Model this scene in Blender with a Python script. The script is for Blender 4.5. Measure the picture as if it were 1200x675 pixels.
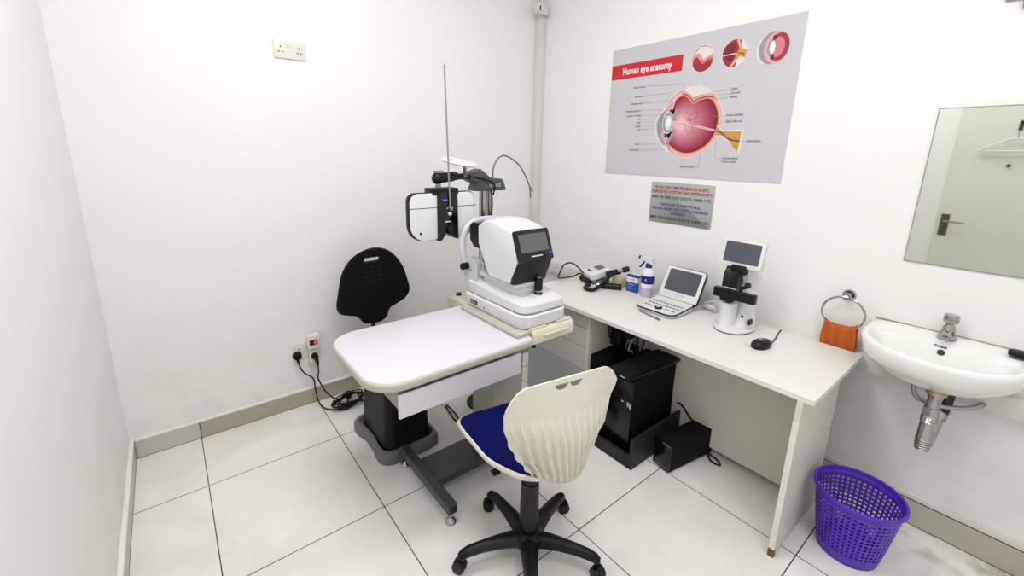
import bpy, bmesh, math, random
from mathutils import Vector, Matrix
random.seed(7)
PI = math.pi
for o in list(bpy.data.objects): bpy.data.objects.remove(o)
S = bpy.context.scene
COL = S.collection
V = Vector
# ------------------------------------------------------------ camera
cd = bpy.data.cameras.new('camera'); cam = bpy.data.objects.new('camera', cd); COL.objects.link(cam)
cd.sensor_fit = 'HORIZONTAL'; cd.sensor_width = 36.0
cd.lens = 502.542 / 1200 * 36.0
cd.shift_x = (600 - 588.276) / 1200
cd.shift_y = -(337.5 - 295.609) / 1200
cd.clip_start = 0.02
right = V((0.788545, -0.614724, 0.017634)); up = V((0.126568, 0.190283, 0.973536)); fwd = V((0.601811, 0.765446, -0.227851))
cam.matrix_world = Matrix(((right.x, up.x, -fwd.x, -2.36847), (right.y, up.y, -fwd.y, -2.57957), (right.z, up.z, -fwd.z, 1.53457), (0, 0, 0, 1)))
S.camera = cam
# ------------------------------------------------------------ view, world, lights
S.view_settings.view_transform = 'Standard'; S.view_settings.look = 'None'
S.view_settings.gamma = 1.0; S.view_settings.use_curve_mapping = False
S.view_settings.exposure = -0.43
W = bpy.data.worlds.new('world'); S.world = W; W.use_nodes = True
W.node_tree.nodes['Background'].inputs[0].default_value = (1, 1, 1, 1)
W.node_tree.nodes['Background'].inputs[1].default_value = 0.3
ROOM_X0, ROOM_Y0, ROOM_H = -2.665, -3.70, 3.10
LIGHT_SPOTS = [(-1.72, -1.45, 14.5), (-1.72, -2.95, 8.2)]
for (lx, ly, pw) in LIGHT_SPOTS:
    ld = bpy.data.lights.new('panel_light', 'AREA'); ld.shape = 'RECTANGLE'; ld.size = 1.18; ld.size_y = 0.58; ld.energy = pw * 2.0
    ld.color = (1.0, 0.995, 0.98)
    lo = bpy.data.objects.new('panel_light', ld); COL.objects.link(lo); lo.location = (lx, ly, ROOM_H - 0.05)

# ------------------------------------------------------------ materials
def lin(c): return tuple(((x / 255) / 12.92 if x / 255 <= 0.04045 else ((x / 255 + 0.055) / 1.055) ** 2.4) for x in c)
_M = {}
def mat(name, rgb, rough=0.5, metal=0.0, noise=0.0, nscale=20.0, bump=0.0, bscale=200.0, coat=0.0, emit=0.0, alpha=1.0, trans=0.0, spec=0.5, sheen=0.0):
    if name in _M: return _M[name]
    m = bpy.data.materials.new(name); m.use_nodes = True; _M[name] = m
    n = m.node_tree.nodes; l = m.node_tree.links; b = n['Principled BSDF']
    c = lin(rgb) + (1,)
    b.inputs['Base Color'].default_value = c; b.inputs['Roughness'].default_value = rough; b.inputs['Metallic'].default_value = metal
    b.inputs['Specular IOR Level'].default_value = spec; b.inputs['Coat Weight'].default_value = coat; b.inputs['Coat Roughness'].default_value = 0.08
    b.inputs['Sheen Weight'].default_value = sheen
    tc = n.new('ShaderNodeTexCoord')
    nz = n.new('ShaderNodeTexNoise'); nz.inputs['Scale'].default_value = nscale; nz.inputs['Detail'].default_value = 4
    l.new(tc.outputs['Object'], nz.inputs['Vector'])
    mx = n.new('ShaderNodeMix'); mx.data_type = 'RGBA'
    k = 1 - max(noise, 0.01)
    mx.inputs[6].default_value = tuple(x * k for x in c[:3]) + (1,); mx.inputs[7].default_value = tuple(min(1, x / (k ** 0.5)) for x in c[:3]) + (1,)
    l.new(nz.outputs['Fac'], mx.inputs[0]); l.new(mx.outputs[2], b.inputs['Base Color'])
    if bump > 0:
        n2 = n.new('ShaderNodeTexNoise'); n2.inputs['Scale'].default_value = bscale; l.new(tc.outputs['Object'], n2.inputs['Vector'])
        bp = n.new('ShaderNodeBump'); bp.inputs['Strength'].default_value = bump; bp.inputs['Distance'].default_value = 0.002
        l.new(n2.outputs['Fac'], bp.inputs['Height']); l.new(bp.outputs['Normal'], b.inputs['Normal'])
    if emit > 0:
        b.inputs['Emission Color'].default_value = c; b.inputs['Emission Strength'].default_value = emit
    if trans > 0: b.inputs['Transmission Weight'].default_value = trans
    if alpha < 1: b.inputs['Alpha'].default_value = alpha
    return m

def wall_material():
    m = mat('wall_paint', (246, 245, 244), 0.55, noise=0.02, nscale=3, bump=0.08, bscale=60)
    n = m.node_tree.nodes; l = m.node_tree.links; b = n['Principled BSDF']
    src = b.inputs['Base Color'].links[0].from_socket
    tc = n.new('ShaderNodeNewGeometry'); sep = n.new('ShaderNodeSeparateXYZ'); l.new(tc.outputs['Position'], sep.inputs[0])
    # scuffed, grubby band low on the wall
    mr = n.new('ShaderNodeMapRange'); mr.inputs[1].default_value = 0.75; mr.inputs[2].default_value = 0.1; l.new(sep.outputs['Z'], mr.inputs[0])
    nz = n.new('ShaderNodeTexNoise'); nz.inputs['Scale'].default_value = 5; nz.inputs['Detail'].default_value = 6; nz.inputs['Roughness'].default_value = 0.65
    l.new(tc.outputs['Position'], nz.inputs['Vector'])
    rp = n.new('ShaderNodeMapRange'); rp.inputs[1].default_value = 0.45; rp.inputs[2].default_value = 0.75; l.new(nz.outputs['Fac'], rp.inputs[0])
    mu = n.new('ShaderNodeMath'); mu.operation = 'MULTIPLY'; l.new(mr.outputs[0], mu.inputs[0]); l.new(rp.outputs[0], mu.inputs[1])
    m2 = n.new('ShaderNodeMath'); m2.operation = 'MULTIPLY'; m2.inputs[1].default_value = 0.22; l.new(mu.outputs[0], m2.inputs[0])
    mx = n.new('ShaderNodeMix'); mx.data_type = 'RGBA'; mx.inputs[7].default_value = lin((182, 170, 150)) + (1,)
    l.new(m2.outputs[0], mx.inputs[0]); l.new(src, mx.inputs[6]); l.new(mx.outputs[2], b.inputs['Base Color'])
    return m

def floor_material():
    m = bpy.data.materials.new('floor_tiles'); m.use_nodes = True
    n = m.node_tree.nodes; l = m.node_tree.links; b = n['Principled BSDF']
    g = n.new('ShaderNodeNewGeometry'); sp = n.new('ShaderNodeSeparateXYZ'); l.new(g.outputs['Position'], sp.inputs[0])
    def math_(op, a, bb):
        q = n.new('ShaderNodeMath'); q.operation = op
        for i, v in ((0, a), (1, bb)):
            if v is None: continue
            if isinstance(v, (int, float)): q.inputs[i].default_value = v
            else: l.new(v, q.inputs[i])
        return q.outputs[0]
    def line(sock, off):
        t = math_('DIVIDE', math_('SUBTRACT', sock, off), 0.6)
        t = math_('SUBTRACT', t, math_('ROUND', t, None))
        return math_('LESS_THAN', math_('MULTIPLY', math_('ABSOLUTE', t, None), 0.6), 0.0021)
    gr = math_('MAXIMUM', line(sp.outputs['X'], -2.3803), line(sp.outputs['Y'], -0.4236))
    # veined cream porcelain
    nz = n.new('ShaderNodeTexNoise'); nz.inputs['Scale'].default_value = 2.2; nz.inputs['Detail'].default_value = 8; nz.inputs['Distortion'].default_value = 1.2
    l.new(g.outputs['Position'], nz.inputs['Vector'])
    r = n.new('ShaderNodeValToRGB'); l.new(nz.outputs['Fac'], r.inputs[0])
    r.color_ramp.elements[0].color = lin((232, 229, 223)) + (1,); r.color_ramp.elements[0].position = 0.3
    r.color_ramp.elements[1].color = lin((246, 244, 240)) + (1,); r.color_ramp.elements[1].position = 0.62
    # dirt by the right-hand wall under the basin
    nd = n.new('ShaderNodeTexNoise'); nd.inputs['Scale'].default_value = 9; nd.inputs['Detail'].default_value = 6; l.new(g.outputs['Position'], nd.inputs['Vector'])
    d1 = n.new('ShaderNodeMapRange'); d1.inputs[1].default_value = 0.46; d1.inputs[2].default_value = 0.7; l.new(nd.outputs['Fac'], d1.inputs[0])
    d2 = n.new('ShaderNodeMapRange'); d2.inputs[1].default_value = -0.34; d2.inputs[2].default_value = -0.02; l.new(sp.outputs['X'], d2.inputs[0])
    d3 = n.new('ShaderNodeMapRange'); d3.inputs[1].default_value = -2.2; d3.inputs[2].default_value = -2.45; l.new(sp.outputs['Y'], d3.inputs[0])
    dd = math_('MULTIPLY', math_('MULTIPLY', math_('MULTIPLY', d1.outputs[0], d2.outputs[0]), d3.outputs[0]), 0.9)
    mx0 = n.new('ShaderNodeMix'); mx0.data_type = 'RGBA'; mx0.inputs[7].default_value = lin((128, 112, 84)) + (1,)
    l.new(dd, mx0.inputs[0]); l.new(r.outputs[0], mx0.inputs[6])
    mx = n.new('ShaderNodeMix'); mx.data_type = 'RGBA'; mx.inputs[7].default_value = lin((70, 62, 52)) + (1,)
    l.new(gr, mx.inputs[0]); l.new(mx0.outputs[2], mx.inputs[6]); l.new(mx.outputs[2], b.inputs['Base Color'])
    b.inputs['Roughness'].default_value = 0.28; b.inputs['Specular IOR Level'].default_value = 0.45
    return m

M_wall = wall_material(); M_floor = floor_material()
M_ceil = mat('ceiling_paint', (246, 246, 246), 0.8)
M_base = mat('baseboard_tile', (178, 170, 154), 0.4, noise=0.06, nscale=8)
M_base2 = mat('baseboard_tile_pale', (205, 202, 198), 0.4, noise=0.05, nscale=8)
M_cap = mat('baseboard_plaster_cap', (243, 241, 235), 0.6)
M_groove = mat('dark_joint', (64, 56, 48), 0.9)
M_pvc = mat('white_trunking', (226, 223, 217), 0.45)
M_white = mat('white_plastic', (226, 226, 229), 0.32, coat=0.15)
M_white2 = mat('pale_grey_plastic', (214, 214, 222), 0.4)
M_ivory = mat('socket_plastic', (232, 228, 220), 0.35)
M_black = mat('black_plastic', (10, 9, 11), 0.42, spec=0.35)
M_blackg = mat('glossy_black', (10, 10, 12), 0.18)
M_blackm = mat('matte_black', (8, 7, 9), 0.7, spec=0.2, bump=0.2, bscale=300)
M_char = mat('charcoal_plastic', (34, 34, 37), 0.5, spec=0.35)
M_armg = mat('dark_grey_casting', (74, 78, 80), 0.45)
M_steel = mat('painted_dark_steel', (58, 60, 59), 0.4, noise=0.04)
M_greym = mat('grey_painted_metal', (158, 157, 152), 0.45, noise=0.04)
M_chrome = mat('chrome', (172, 170, 167), 0.12, metal=1.0)
M_brushed = mat('brushed_steel', (170, 168, 166), 0.3, metal=1.0)
M_lam = mat('white_laminate', (225, 222, 233), 0.35)
M_desk = mat('desk_laminate', (232, 230, 225), 0.4)
M_deskp = mat('desk_panel', (222, 218, 208), 0.5, noise=0.03, nscale=60)
M_band = mat('beige_edge_band', (196, 192, 184), 0.5)
M_cream = mat('cream_metal', (226, 219, 198), 0.45)
M_draw = mat('pedestal_front', (208, 206, 198), 0.5)
M_gpanel = mat('grey_blue_panel', (190, 194, 196), 0.4)
M_plinth = mat('grey_plinth', (112, 112, 106), 0.5)
M_ped = mat('black_cover', (16, 14, 18), 0.45, noise=0.1, nscale=14, spec=.2)
M_shell = mat('cream_chair_shell', (232, 229, 218), 0.42)
M_blue = mat('blue_fabric', (6, 12, 84), 0.9, noise=0.12, nscale=180, bump=0.4, bscale=500, spec=0.15)
M_screen = mat('grey_screen', (92, 95, 98), 0.12)
M_screen2 = mat('slate_screen', (78, 84, 94), 0.15)
M_red = mat('red_rocker', (150, 18, 18), 0.3)
M_purple = mat('purple_plastic', (84, 40, 190), 0.35)
M_orange = mat('orange_towel', (196, 96, 18), 0.95, noise=0.15, nscale=90, bump=0.6, bscale=400, sheen=0.3)
M_ceramic = mat('white_ceramic', (240, 241, 238), 0.1, coat=0.5)
M_mirror = mat('mirror_silver', (222, 226, 218), 0.02, metal=1.0)
M_spray = mat('clear_bottle', (240, 240, 244), 0.25)
M_lilac = mat('lilac_liquid', (202, 190, 222), 0.3)
M_navy = mat('navy_plastic', (28, 32, 130), 0.35)
M_boxb = mat('carton_blue', (20, 74, 166), 0.45)
M_boxw = mat('carton_white', (240, 240, 240), 0.45)
M_tan = mat('tan_plastic', (188, 178, 150), 0.5)
M_mark = mat('grey_print', (120, 120, 124), 0.5)
M_lprint = mat('light_print', (205, 205, 208), 0.5)
M_led = mat('blue_led', (70, 70, 255), 0.4, emit=2.0)
M_door = mat('door_paint', (228, 228, 224), 0.45)
M_diff = mat('panel_diffuser', (255, 253, 248), 0.5, emit=4.0)
M_brown = mat('chipboard_edge', (120, 92, 66), 0.8, noise=0.2)
M_brass = mat('brass', (190, 150, 70), 0.3, metal=1.0)

# ------------------------------------------------------------ mesh helpers
def link(o, parent=None):
    COL.objects.link(o)
    if parent: o.parent = parent
    return o
def offset_of(p):
    v = V((0, 0, 0))
    while p is not None: v += p.location; p = p.parent
    return v
def smooth(me, ang=35):
    for f in me.polygons: f.use_smooth = True
    try: me.set_sharp_from_angle(angle=math.radians(ang))
    except Exception: pass
def obj(name, bm, mats, parent=None, world=True, sm=True, ang=35):
    """one mesh object from a bmesh; with world=True the coordinates are world ones and get shifted into the parent's space"""
    bmesh.ops.recalc_face_normals(bm, faces=bm.faces)
    if parent is None:
        xs = [v.co for v in bm.verts]
        c = V(((min(p.x for p in xs) + max(p.x for p in xs)) / 2, (min(p.y for p in xs) + max(p.y for p in xs)) / 2, min(p.z for p in xs)))
    else: c = offset_of(parent) if world else V((0, 0, 0))
    for v in bm.verts: v.co -= c
    me = bpy.data.meshes.new(name); bm.to_mesh(me); bm.free()
    if not isinstance(mats, (list, tuple)): mats = [mats]
    for m in mats: me.materials.append(m)
    if sm: smooth(me, ang)
    o = bpy.data.objects.new(name, me); link(o, parent)
    if parent is None: o.location = c
    return o
def tag(o, label, cat, group=None):
    o['label'] = label; o['category'] = cat
    if group: o['group'] = group
    return o
def thing(name, label, cat, loc=(0, 0, 0), rz=0, group=None):
    o = bpy.data.objects.new(name, None); COL.objects.link(o); o.location = loc; o.rotation_euler = (0, 0, rz)
    return tag(o, label, cat, group)
def struct(name, bm, m, parent=None, **k):
    o = obj(name, bm, m, parent, **k)
    if parent is None: o['kind'] = 'structure'
    return o
def B(): return bmesh.new()
def box(bm, x0, x1, y0, y1, z0, z1, bev=0.0, seg=2, mi=0, M=None):
    t = B(); bmesh.ops.create_cube(t, size=1)
    for v in t.verts: v.co = V(((x0 + x1) / 2 + v.co.x * (x1 - x0), (y0 + y1) / 2 + v.co.y * (y1 - y0), (z0 + z1) / 2 + v.co.z * (z1 - z0)))
    if bev > 0: bmesh.ops.bevel(t, geom=list(t.edges), offset=bev, segments=seg, profile=0.5, affect='EDGES')
    return merge(bm, t, mi, M)
def merge(bm, t, mi=0, M=None):
    for f in t.faces: f.material_index = mi
    if M is not None: t.transform(M)
    me = bpy.data.meshes.new('tmp'); t.to_mesh(me); t.free(); bm.from_mesh(me); bpy.data.meshes.remove(me)
    return bm
def merge_keep(bm, t, M=None):
    if M is not None: t.transform(M)
    me = bpy.data.meshes.new('tmp'); t.to_mesh(me); t.free(); bm.from_mesh(me); bpy.data.meshes.remove(me)
    return bm
def frame_of(d):
    d = d.normalized(); a = V((0, 0, 1)) if abs(d.z) < 0.95 else V((1, 0, 0))
    u = d.cross(a).normalized(); return u, d.cross(u).normalized()
def cyl(bm, p0, p1, r0, r1=None, n=20, mi=0, cap=True):
    p0, p1 = V(p0), V(p1); r1 = r0 if r1 is None else r1
    u, w = frame_of(p1 - p0); t = B()
    A = [t.verts.new(p0 + (u * math.cos(2 * PI * i / n) + w * math.sin(2 * PI * i / n)) * r0) for i in range(n)]
    C = [t.verts.new(p1 + (u * math.cos(2 * PI * i / n) + w * math.sin(2 * PI * i / n)) * r1) for i in range(n)]
    for i in range(n): t.faces.new((A[i], A[(i + 1) % n], C[(i + 1) % n], C[i]))
    if cap: t.faces.new(A[::-1]); t.faces.new(C)
    return merge(bm, t, mi)
def catmull(P, k=6, closed=False):
    P = [V(p) for p in P]; out = []; n = len(P)
    rng = range(n if closed else n - 1)
    for i in rng:
        if closed: a, b, c, d = P[(i - 1) % n], P[i], P[(i + 1) % n], P[(i + 2) % n]
        else: a, b, c, d = P[max(i - 1, 0)], P[i], P[i + 1], P[min(i + 2, n - 1)]
        for j in range(k):
            t = j / k
            out.append(0.5 * ((2 * b) + (c - a) * t + (2 * a - 5 * b + 4 * c - d) * t * t + (3 * b - a - 3 * c + d) * t ** 3))
    if not closed: out.append(P[-1])
    return out
def tube(bm, P, r, n=8, k=6, mi=0, closed=False, smoothp=True, flat=1.0):
    pts = catmull(P, k, closed) if smoothp else [V(p) for p in P]
    rr = r if callable(r) else (lambda t: r)
    t = B(); rings = []; m = len(pts); u = None
    for i, p in enumerate(pts):
        if closed: d = pts[(i + 1) % m] - pts[i - 1]
        else: d = pts[min(i + 1, m - 1)] - pts[max(i - 1, 0)]
        if d.length < 1e-9: d = V((0, 0, 1))
        d.normalize()
        if u is None: u, _ = frame_of(d)
        u = (u - d * u.dot(d)); u = u.normalized() if u.length > 1e-6 else frame_of(d)[0]
        w = d.cross(u); q = rr(i / (m - 1))
        rings.append([t.verts.new(p + (u * math.cos(2 * PI * j / n) + w * flat * math.sin(2 * PI * j / n)) * q) for j in range(n)])
    for i in range(m if closed else m - 1):
        a, b = rings[i], rings[(i + 1) % m]
        for j in range(n): t.faces.new((a[j], a[(j + 1) % n], b[(j + 1) % n], b[j]))
    if not closed: t.faces.new(rings[0][::-1]); t.faces.new(rings[-1])
    return merge(bm, t, mi)
def lathe(bm, prof, c=(0, 0, 0), n=32, mi=0, M=None, sx=1, sy=1):
    """prof: (r, z) list"""
    t = B(); rings = []
    for r, z in prof:
        if r < 1e-6: rings.append([t.verts.new((c[0], c[1], c[2] + z))])
        else: rings.append([t.verts.new((c[0] + sx * r * math.cos(2 * PI * i / n), c[1] + sy * r * math.sin(2 * PI * i / n), c[2] + z)) for i in range(n)])
    for a, b in zip(rings, rings[1:]):
        for i in range(n):
            j = (i + 1) % n
            if len(a) == 1 and len(b) == 1: continue
            if len(a) == 1: t.faces.new((a[0], b[j], b[i]))
            elif len(b) == 1: t.faces.new((a[i], a[j], b[0]))
            else: t.faces.new((a[i], a[j], b[j], b[i]))
    return merge(bm, t, mi, M)
def rrect(x0, x1, y0, y1, r, n=6):
    rs = r if isinstance(r, (list, tuple)) else [r] * 4   # order: (x1,y1) (x0,y1) (x0,y0) (x1,y0)
    P = []
    for (cx, cy, a0, q) in ((x1, y1, 0, rs[0]), (x0, y1, 90, rs[1]), (x0, y0, 180, rs[2]), (x1, y0, 270, rs[3])):
        sx = -1 if cx == x1 else 1; sy = -1 if cy == y1 else 1
        ox, oy = cx + sx * q, cy + sy * q
        for i in range(n + 1):
            a = math.radians(a0 + 90 * i / n); P.append((ox + q * math.cos(a), oy + q * math.sin(a)))
    return P
def loops(bm, L, mi=0, cap0=True, cap1=True, M=None):
    """stack closed loops of equal length"""
    t = B(); R = [[t.verts.new(p) for p in l] for l in L]; n = len(R[0])
    for a, b in zip(R, R[1:]):
        for i in range(n): t.faces.new((a[i], a[(i + 1) % n], b[(i + 1) % n], b[i]))
    if cap0: t.faces.new(R[0][::-1])
    if cap1: t.faces.new(R[-1])
    return merge(bm, t, mi, M)
def slab(bm, out, z0, z1, bev=0.003, mi=0, M=None, seg=2):
    """extrude a 2D outline from z0 to z1 with rounded rims"""
    n = len(out); cx = sum(p[0] for p in out) / n; cy = sum(p[1] for p in out) / n
    N = []
    for i in range(n):
        a = V(out[i - 1]); b = V(out[i]); c = V(out[(i + 1) % n])
        d = V((c.x - a.x, c.y - a.y)); 
        nn = V((d.y, -d.x)); nn = nn.normalized() if nn.length > 1e-9 else V((0, 0)); N.append(nn)
    def ring(ins, z): return [(p[0] - N[i].x * ins, p[1] - N[i].y * ins, z) for i, p in enumerate(out)]
    L = []
    if bev > 0:
        for k in range(seg + 1):
            a = PI / 2 * k / seg; L.append(ring(bev * (1 - math.sin(a)), z0 + bev * (1 - math.cos(a))))
        for k in range(seg + 1):
            a = PI / 2 * k / seg; L.append(ring(bev * (1 - math.cos(a)), z1 - bev * (1 - math.sin(a))))
    else: L = [ring(0, z0), ring(0, z1)]
    return loops(bm, L, mi, M=M)
# axis maps: a slab is built in (a, b, h); these place it
def map_xz(y):  # outline in (x, z), thickness along -y (towards the viewer) from y
    return Matrix(((1, 0, 0, 0), (0, 0, -1, y), (0, 1, 0, 0), (0, 0, 0, 1)))
def map_yz(x):  # outline in (-y, z): first coord u grows towards -y, thickness grows towards -x from x
    return Matrix(((0, 0, -1, x), (-1, 0, 0, 0), (0, 1, 0, 0), (0, 0, 0, 1)))
def text_bm(s, size, align='LEFT', sx=1.0, bold=0.0, font_space=1.0):
    c = bpy.data.curves.new('t', 'FONT'); c.body = s; c.size = size; c.align_x = align; c.offset = bold; c.space_character = font_space
    c.resolution_u = 2
    o = bpy.data.objects.new('t', c); COL.objects.link(o)
    dg = bpy.context.evaluated_depsgraph_get(); me = bpy.data.meshes.new_from_object(o.evaluated_get(dg))
    t = B(); t.from_mesh(me); bpy.data.objects.remove(o); bpy.data.curves.remove(c); bpy.data.meshes.remove(me)
    for v in t.verts: v.co.x *= sx
    return t
def put_text(bm, s, size, T, mi, align='LEFT', sx=1.0, bold=0.0, x=0, y=0, h=0, width=None):
    t = text_bm(s, size, align, 1.0, bold)
    if width:
        xs = [v.co.x for v in t.verts]; k = width / max(1e-6, max(xs) - min(xs))
    else: k = sx
    for v in t.verts: v.co.x *= k
    for f in t.faces: f.material_index = mi
    t.transform(T @ Matrix.Translation((x, y, h)))
    return merge_keep(bm, t)

# ============================================================ ROOM
X0, Y0, H = ROOM_X0, ROOM_Y0, ROOM_H
YB = 0.012   # plane of the back wall
struct('floor', box(B(), X0 - .1, .1, Y0 - .1, YB + .1, -.1, 0), M_floor, sm=False)
struct('ceiling', box(B(), X0 - .1, .1, Y0 - .1, YB + .1, H, H + .1), M_ceil, sm=False)
struct('wall_back', box(B(), X0 - .1, .1, YB, YB + .1, 0, H), M_wall, sm=False)
struct('wall_right', box(B(), 0, .1, Y0 - .1, YB, 0, H), M_wall, sm=False)
struct('wall_left', box(B(), X0 - .1, X0, Y0 - .1, YB, 0, H), M_wall, sm=False)
struct('wall_front', box(B(), X0, 0, Y0 - .1, Y0, 0, H), M_wall, sm=False)
# baseboards: a tile upstand with a plastered white cap
bm = B()
box(bm, -2.378, -0.02, 0, YB, 0, .094, mi=0); box(bm, X0 + .02, -2.3825, 0, YB, 0, .094, mi=1)
box(bm, X0 + .02, -0.012, -.001, YB, .094, .107, .002, 1, mi=2); box(bm, X0, -.01, -.0006, YB, 0, .0022, mi=3)
box(bm, -2.3825, -2.378, .0006, YB, 0, .094, mi=3); box(bm, -1.7825, -1.7805, .0006, YB, 0, .094, mi=0)
struct('baseboard_back', bm, [M_base, M_base2, M_cap, M_groove])
bm = B()
box(bm, X0, -2.651, Y0 + .02, 0, 0, .096, mi=0); box(bm, X0, -2.647, Y0 + .02, YB, .096, .107, .002, 1, mi=1); box(bm, X0, -2.6500, Y0 + .02, 0, 0, .0022, mi=2)
struct('baseboard_left', bm, [M_base2, M_cap, M_groove])
bm = B()
box(bm, -.012, 0, Y0 + .02, -.01, 0, .112, mi=0); box(bm, -.0125, 0, Y0 + .02, -.01, .112, .1145, mi=2); box(bm, -.012, 0, Y0 + .02, -.01, .1145, .136, .002, 1, mi=1)
box(bm, -.0135, 0, Y0 + .02, -.01, 0, .0022, mi=2)
struct('baseboard_right', bm, [mat('baseboard_tile_grey', (192, 188, 175), .4, noise=.06, nscale=8), M_pvc, M_groove])
# boxed pipe in the corner, from desk height to the ceiling
bm = B(); box(bm, -.058, -.006, -.052, YB, .0, H, .003, 2); box(bm, -.0062, 0, -.052, YB, 0, H)
struct('trim_1', bm, M_pvc)
# dado trunking along the right wall
bm = B(); box(bm, -.05, 0, Y0 + .02, -.055, .62, .70, .004, 2)
struct('trim_2', bm, M_pvc)

# door on the left wall (seen in the mirror)
bm = B(); box(bm, X0, X0 + .012, -2.98, -2.025, 0, 2.10, .002, 1)
door = struct('door_1', bm, M_door)
bm = B(); box(bm, X0 + .012, X0 + .018, -2.095, -2.045, .93, 1.105, .002, 1); obj('lock_plate', bm, mat('aged_brass', (112, 102, 84), .35, metal=.8), door)
bm = B(); tube(bm, [(X0 + .018, -2.07, 1.05), (X0 + .055, -2.07, 1.05), (X0 + .06, -2.10, 1.05), (X0 + .058, -2.15, 1.045), (X0 + .055, -2.185, 1.048)], .008, 10); obj('door_handle', bm, M_chrome, door)
bm = B(); cyl(bm, (X0 + .012, -2.33, 1.50), (X0 + .03, -2.33, 1.50), .012, .009); obj('stud', bm, M_black, door)
hk = thing('door_hook', 'small dark hook on the white door, reflected in the mirror', 'hook', (X0 + .012, -2.34, 1.75))
bm = B(); box(bm, X0 + .012, X0 + .016, -2.352, -2.328, 1.755, 1.825, .001, 1); obj('back_plate', bm, M_char, hk)
bm = B(); tube(bm, [(X0 + .016, -2.34, 1.79), (X0 + .04, -2.34, 1.775), (X0 + .055, -2.34, 1.79), (X0 + .055, -2.34, 1.81)], .004, 8); obj('prong', bm, M_char, hk)
hg = thing('clothes_hanger', 'white plastic clothes hanger on the door hook, seen only in the mirror', 'hanger', (X0 + .045, -2.34, 1.60))
bm = B(); xh = X0 + .045; tube(bm, [(xh, -2.17, 1.615), (xh, -2.34, 1.70), (xh, -2.51, 1.615), (xh, -2.50, 1.605), (xh, -2.34, 1.605), (xh, -2.18, 1.605)], .007, 8, k=3, closed=True); obj('frame', bm, M_white, hg)
bm = B(); tube(bm, [(xh, -2.34, 1.70), (xh, -2.34, 1.745), (xh, -2.352, 1.765), (xh, -2.345, 1.785), (xh, -2.33, 1.782)], .003, 8); obj('hook', bm, M_chrome, hg)

# ceiling panels (outside the frame, they light the room)
for i, (lx, ly, pw) in enumerate(LIGHT_SPOTS):
    t = thing('ceiling_light', ['square ceiling light panel over the instrument table', 'square ceiling light panel by the door end of the room'][i], 'light', (lx, ly, H - .04))
    bm = B(); s = .31; q = .61
    for a in ((-q, q, -s, -s + .02), (-q, q, s - .02, s), (-q, -q + .02, -s, s), (q - .02, q, -s, s)): box(bm, lx + a[0], lx + a[1], ly + a[2], ly + a[3], H - .04, H)
    obj('frame', bm, M_white, t)
    bm = B(); box(bm, lx - q + .02, lx + q - .02, ly - s + .02, ly + s - .02, H - .03, H - .02); obj('diffuser', bm, M_diff, t)

# ============================================================ THINGS ON THE WALLS
def wall_socket(loc_x, loc_z, w, h, label, group=None):
    t = thing('wall_socket', label, 'socket', (loc_x, YB, loc_z))
    bm = B(); slab(bm, rrect(loc_x - w / 2, loc_x + w / 2, loc_z - h / 2, loc_z + h / 2, .006), 0, .009, .003, M=map_xz(YB)); obj('face_plate', bm, M_ivory, t)
    for s in (-1, 1):
        bm = B(); slab(bm, rrect(loc_x + s * .012 - .008, loc_x + s * .012 + .008, loc_z + h * .12, loc_z + h * .36, .002), .009, .012, .001, M=map_xz(YB)); obj('switch', bm, M_white, t)
        bm = B(); cx = loc_x + s * w * .29
        for (dx, dz, a, b) in ((0, .012, .0024, .0045), (-.010, -.012, .0042, .0022), (.010, -.012, .0042, .0022)):
            box(bm, cx + dx - a, cx + dx + a, YB - .0094, YB - .0085, loc_z + dz - b, loc_z + dz + b)
        obj('pin_holes', bm, M_black, t)
    return t
wall_socket(-1.763, 2.03, .155, .088, 'white double wall socket high up on the back wall, nothing plugged in')
wall_socket(-1.818, .358, .155, .10, 'white double wall socket low on the back wall with two plugs in')
t = thing('switched_adapter', 'white plug-in adapter with a red rocker switch on the low wall socket', 'adapter', (-1.782, YB - .03, .27))
bm = B(); box(bm, -1.818, -1.750, -.038, YB - .0125, .368, .458, .006, 3); box(bm, -1.812, -1.756, -.022, YB - .0125, .268, .372, .004, 2); obj('body', bm, M_ivory, t)
bm = B(); box(bm, -1.807, -1.761, -.041, -.037, .393, .428, .002, 1); obj('bezel', bm, mat('dark_red', (92, 10, 12), .35), t)
bm = B(); box(bm, -1.783, -1.765, -.045, -.041, .399, .422, .0015, 1); obj('rocker_switch', bm, mat('rocker_pale_red', (226, 120, 120), .3), t)  # rocker at the right of the bezel, in a paler red

def plug_cable(name, label, cx, cz, y0, pts, round_=True):
    t = thing(name, label, 'power cable', (cx, y0, 0.0))
    bm = B()
    if round_:
        cyl(bm, (cx, y0, cz), (cx, y0 - .022, cz), .026, .023, 24); cyl(bm, (cx, y0 - .012, cz - .015), (cx, y0 - .014, cz - .043), .009, .006, 12)
    else:
        cyl(bm, (cx, y0, cz), (cx, y0 - .028, cz), .021, .016, 20); tube(bm, [(cx, y0 - .022, cz), (cx + .003, y0 - .034, cz - .018), (cx + .006, y0 - .036, cz - .05)], lambda q: .014 - .007 * q, 12)
    obj('plug', bm, M_black, t)
    bm = B(); tube(bm, pts, .0042, 8, 8); obj('cord', bm, M_black, t)
    return t
def coil(cx, cy, rx, ry, z, a0, turns, seed, k=9, tilt=0.0):
    r = random.Random(seed); P = []
    n = int(turns * k)
    for i in range(n + 1):
        a = a0 + 2 * PI * i / k
        f = 1 + r.uniform(-.13, .13)
        ca, sa = math.cos(a) * rx * f, math.sin(a) * ry * f
        P.append((cx + ca * math.cos(tilt) - sa * math.sin(tilt) + r.uniform(-.006, .006), cy + ca * math.sin(tilt) + sa * math.cos(tilt), z + r.uniform(.0, .014) + .006 * (i / k)))
    return P
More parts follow.
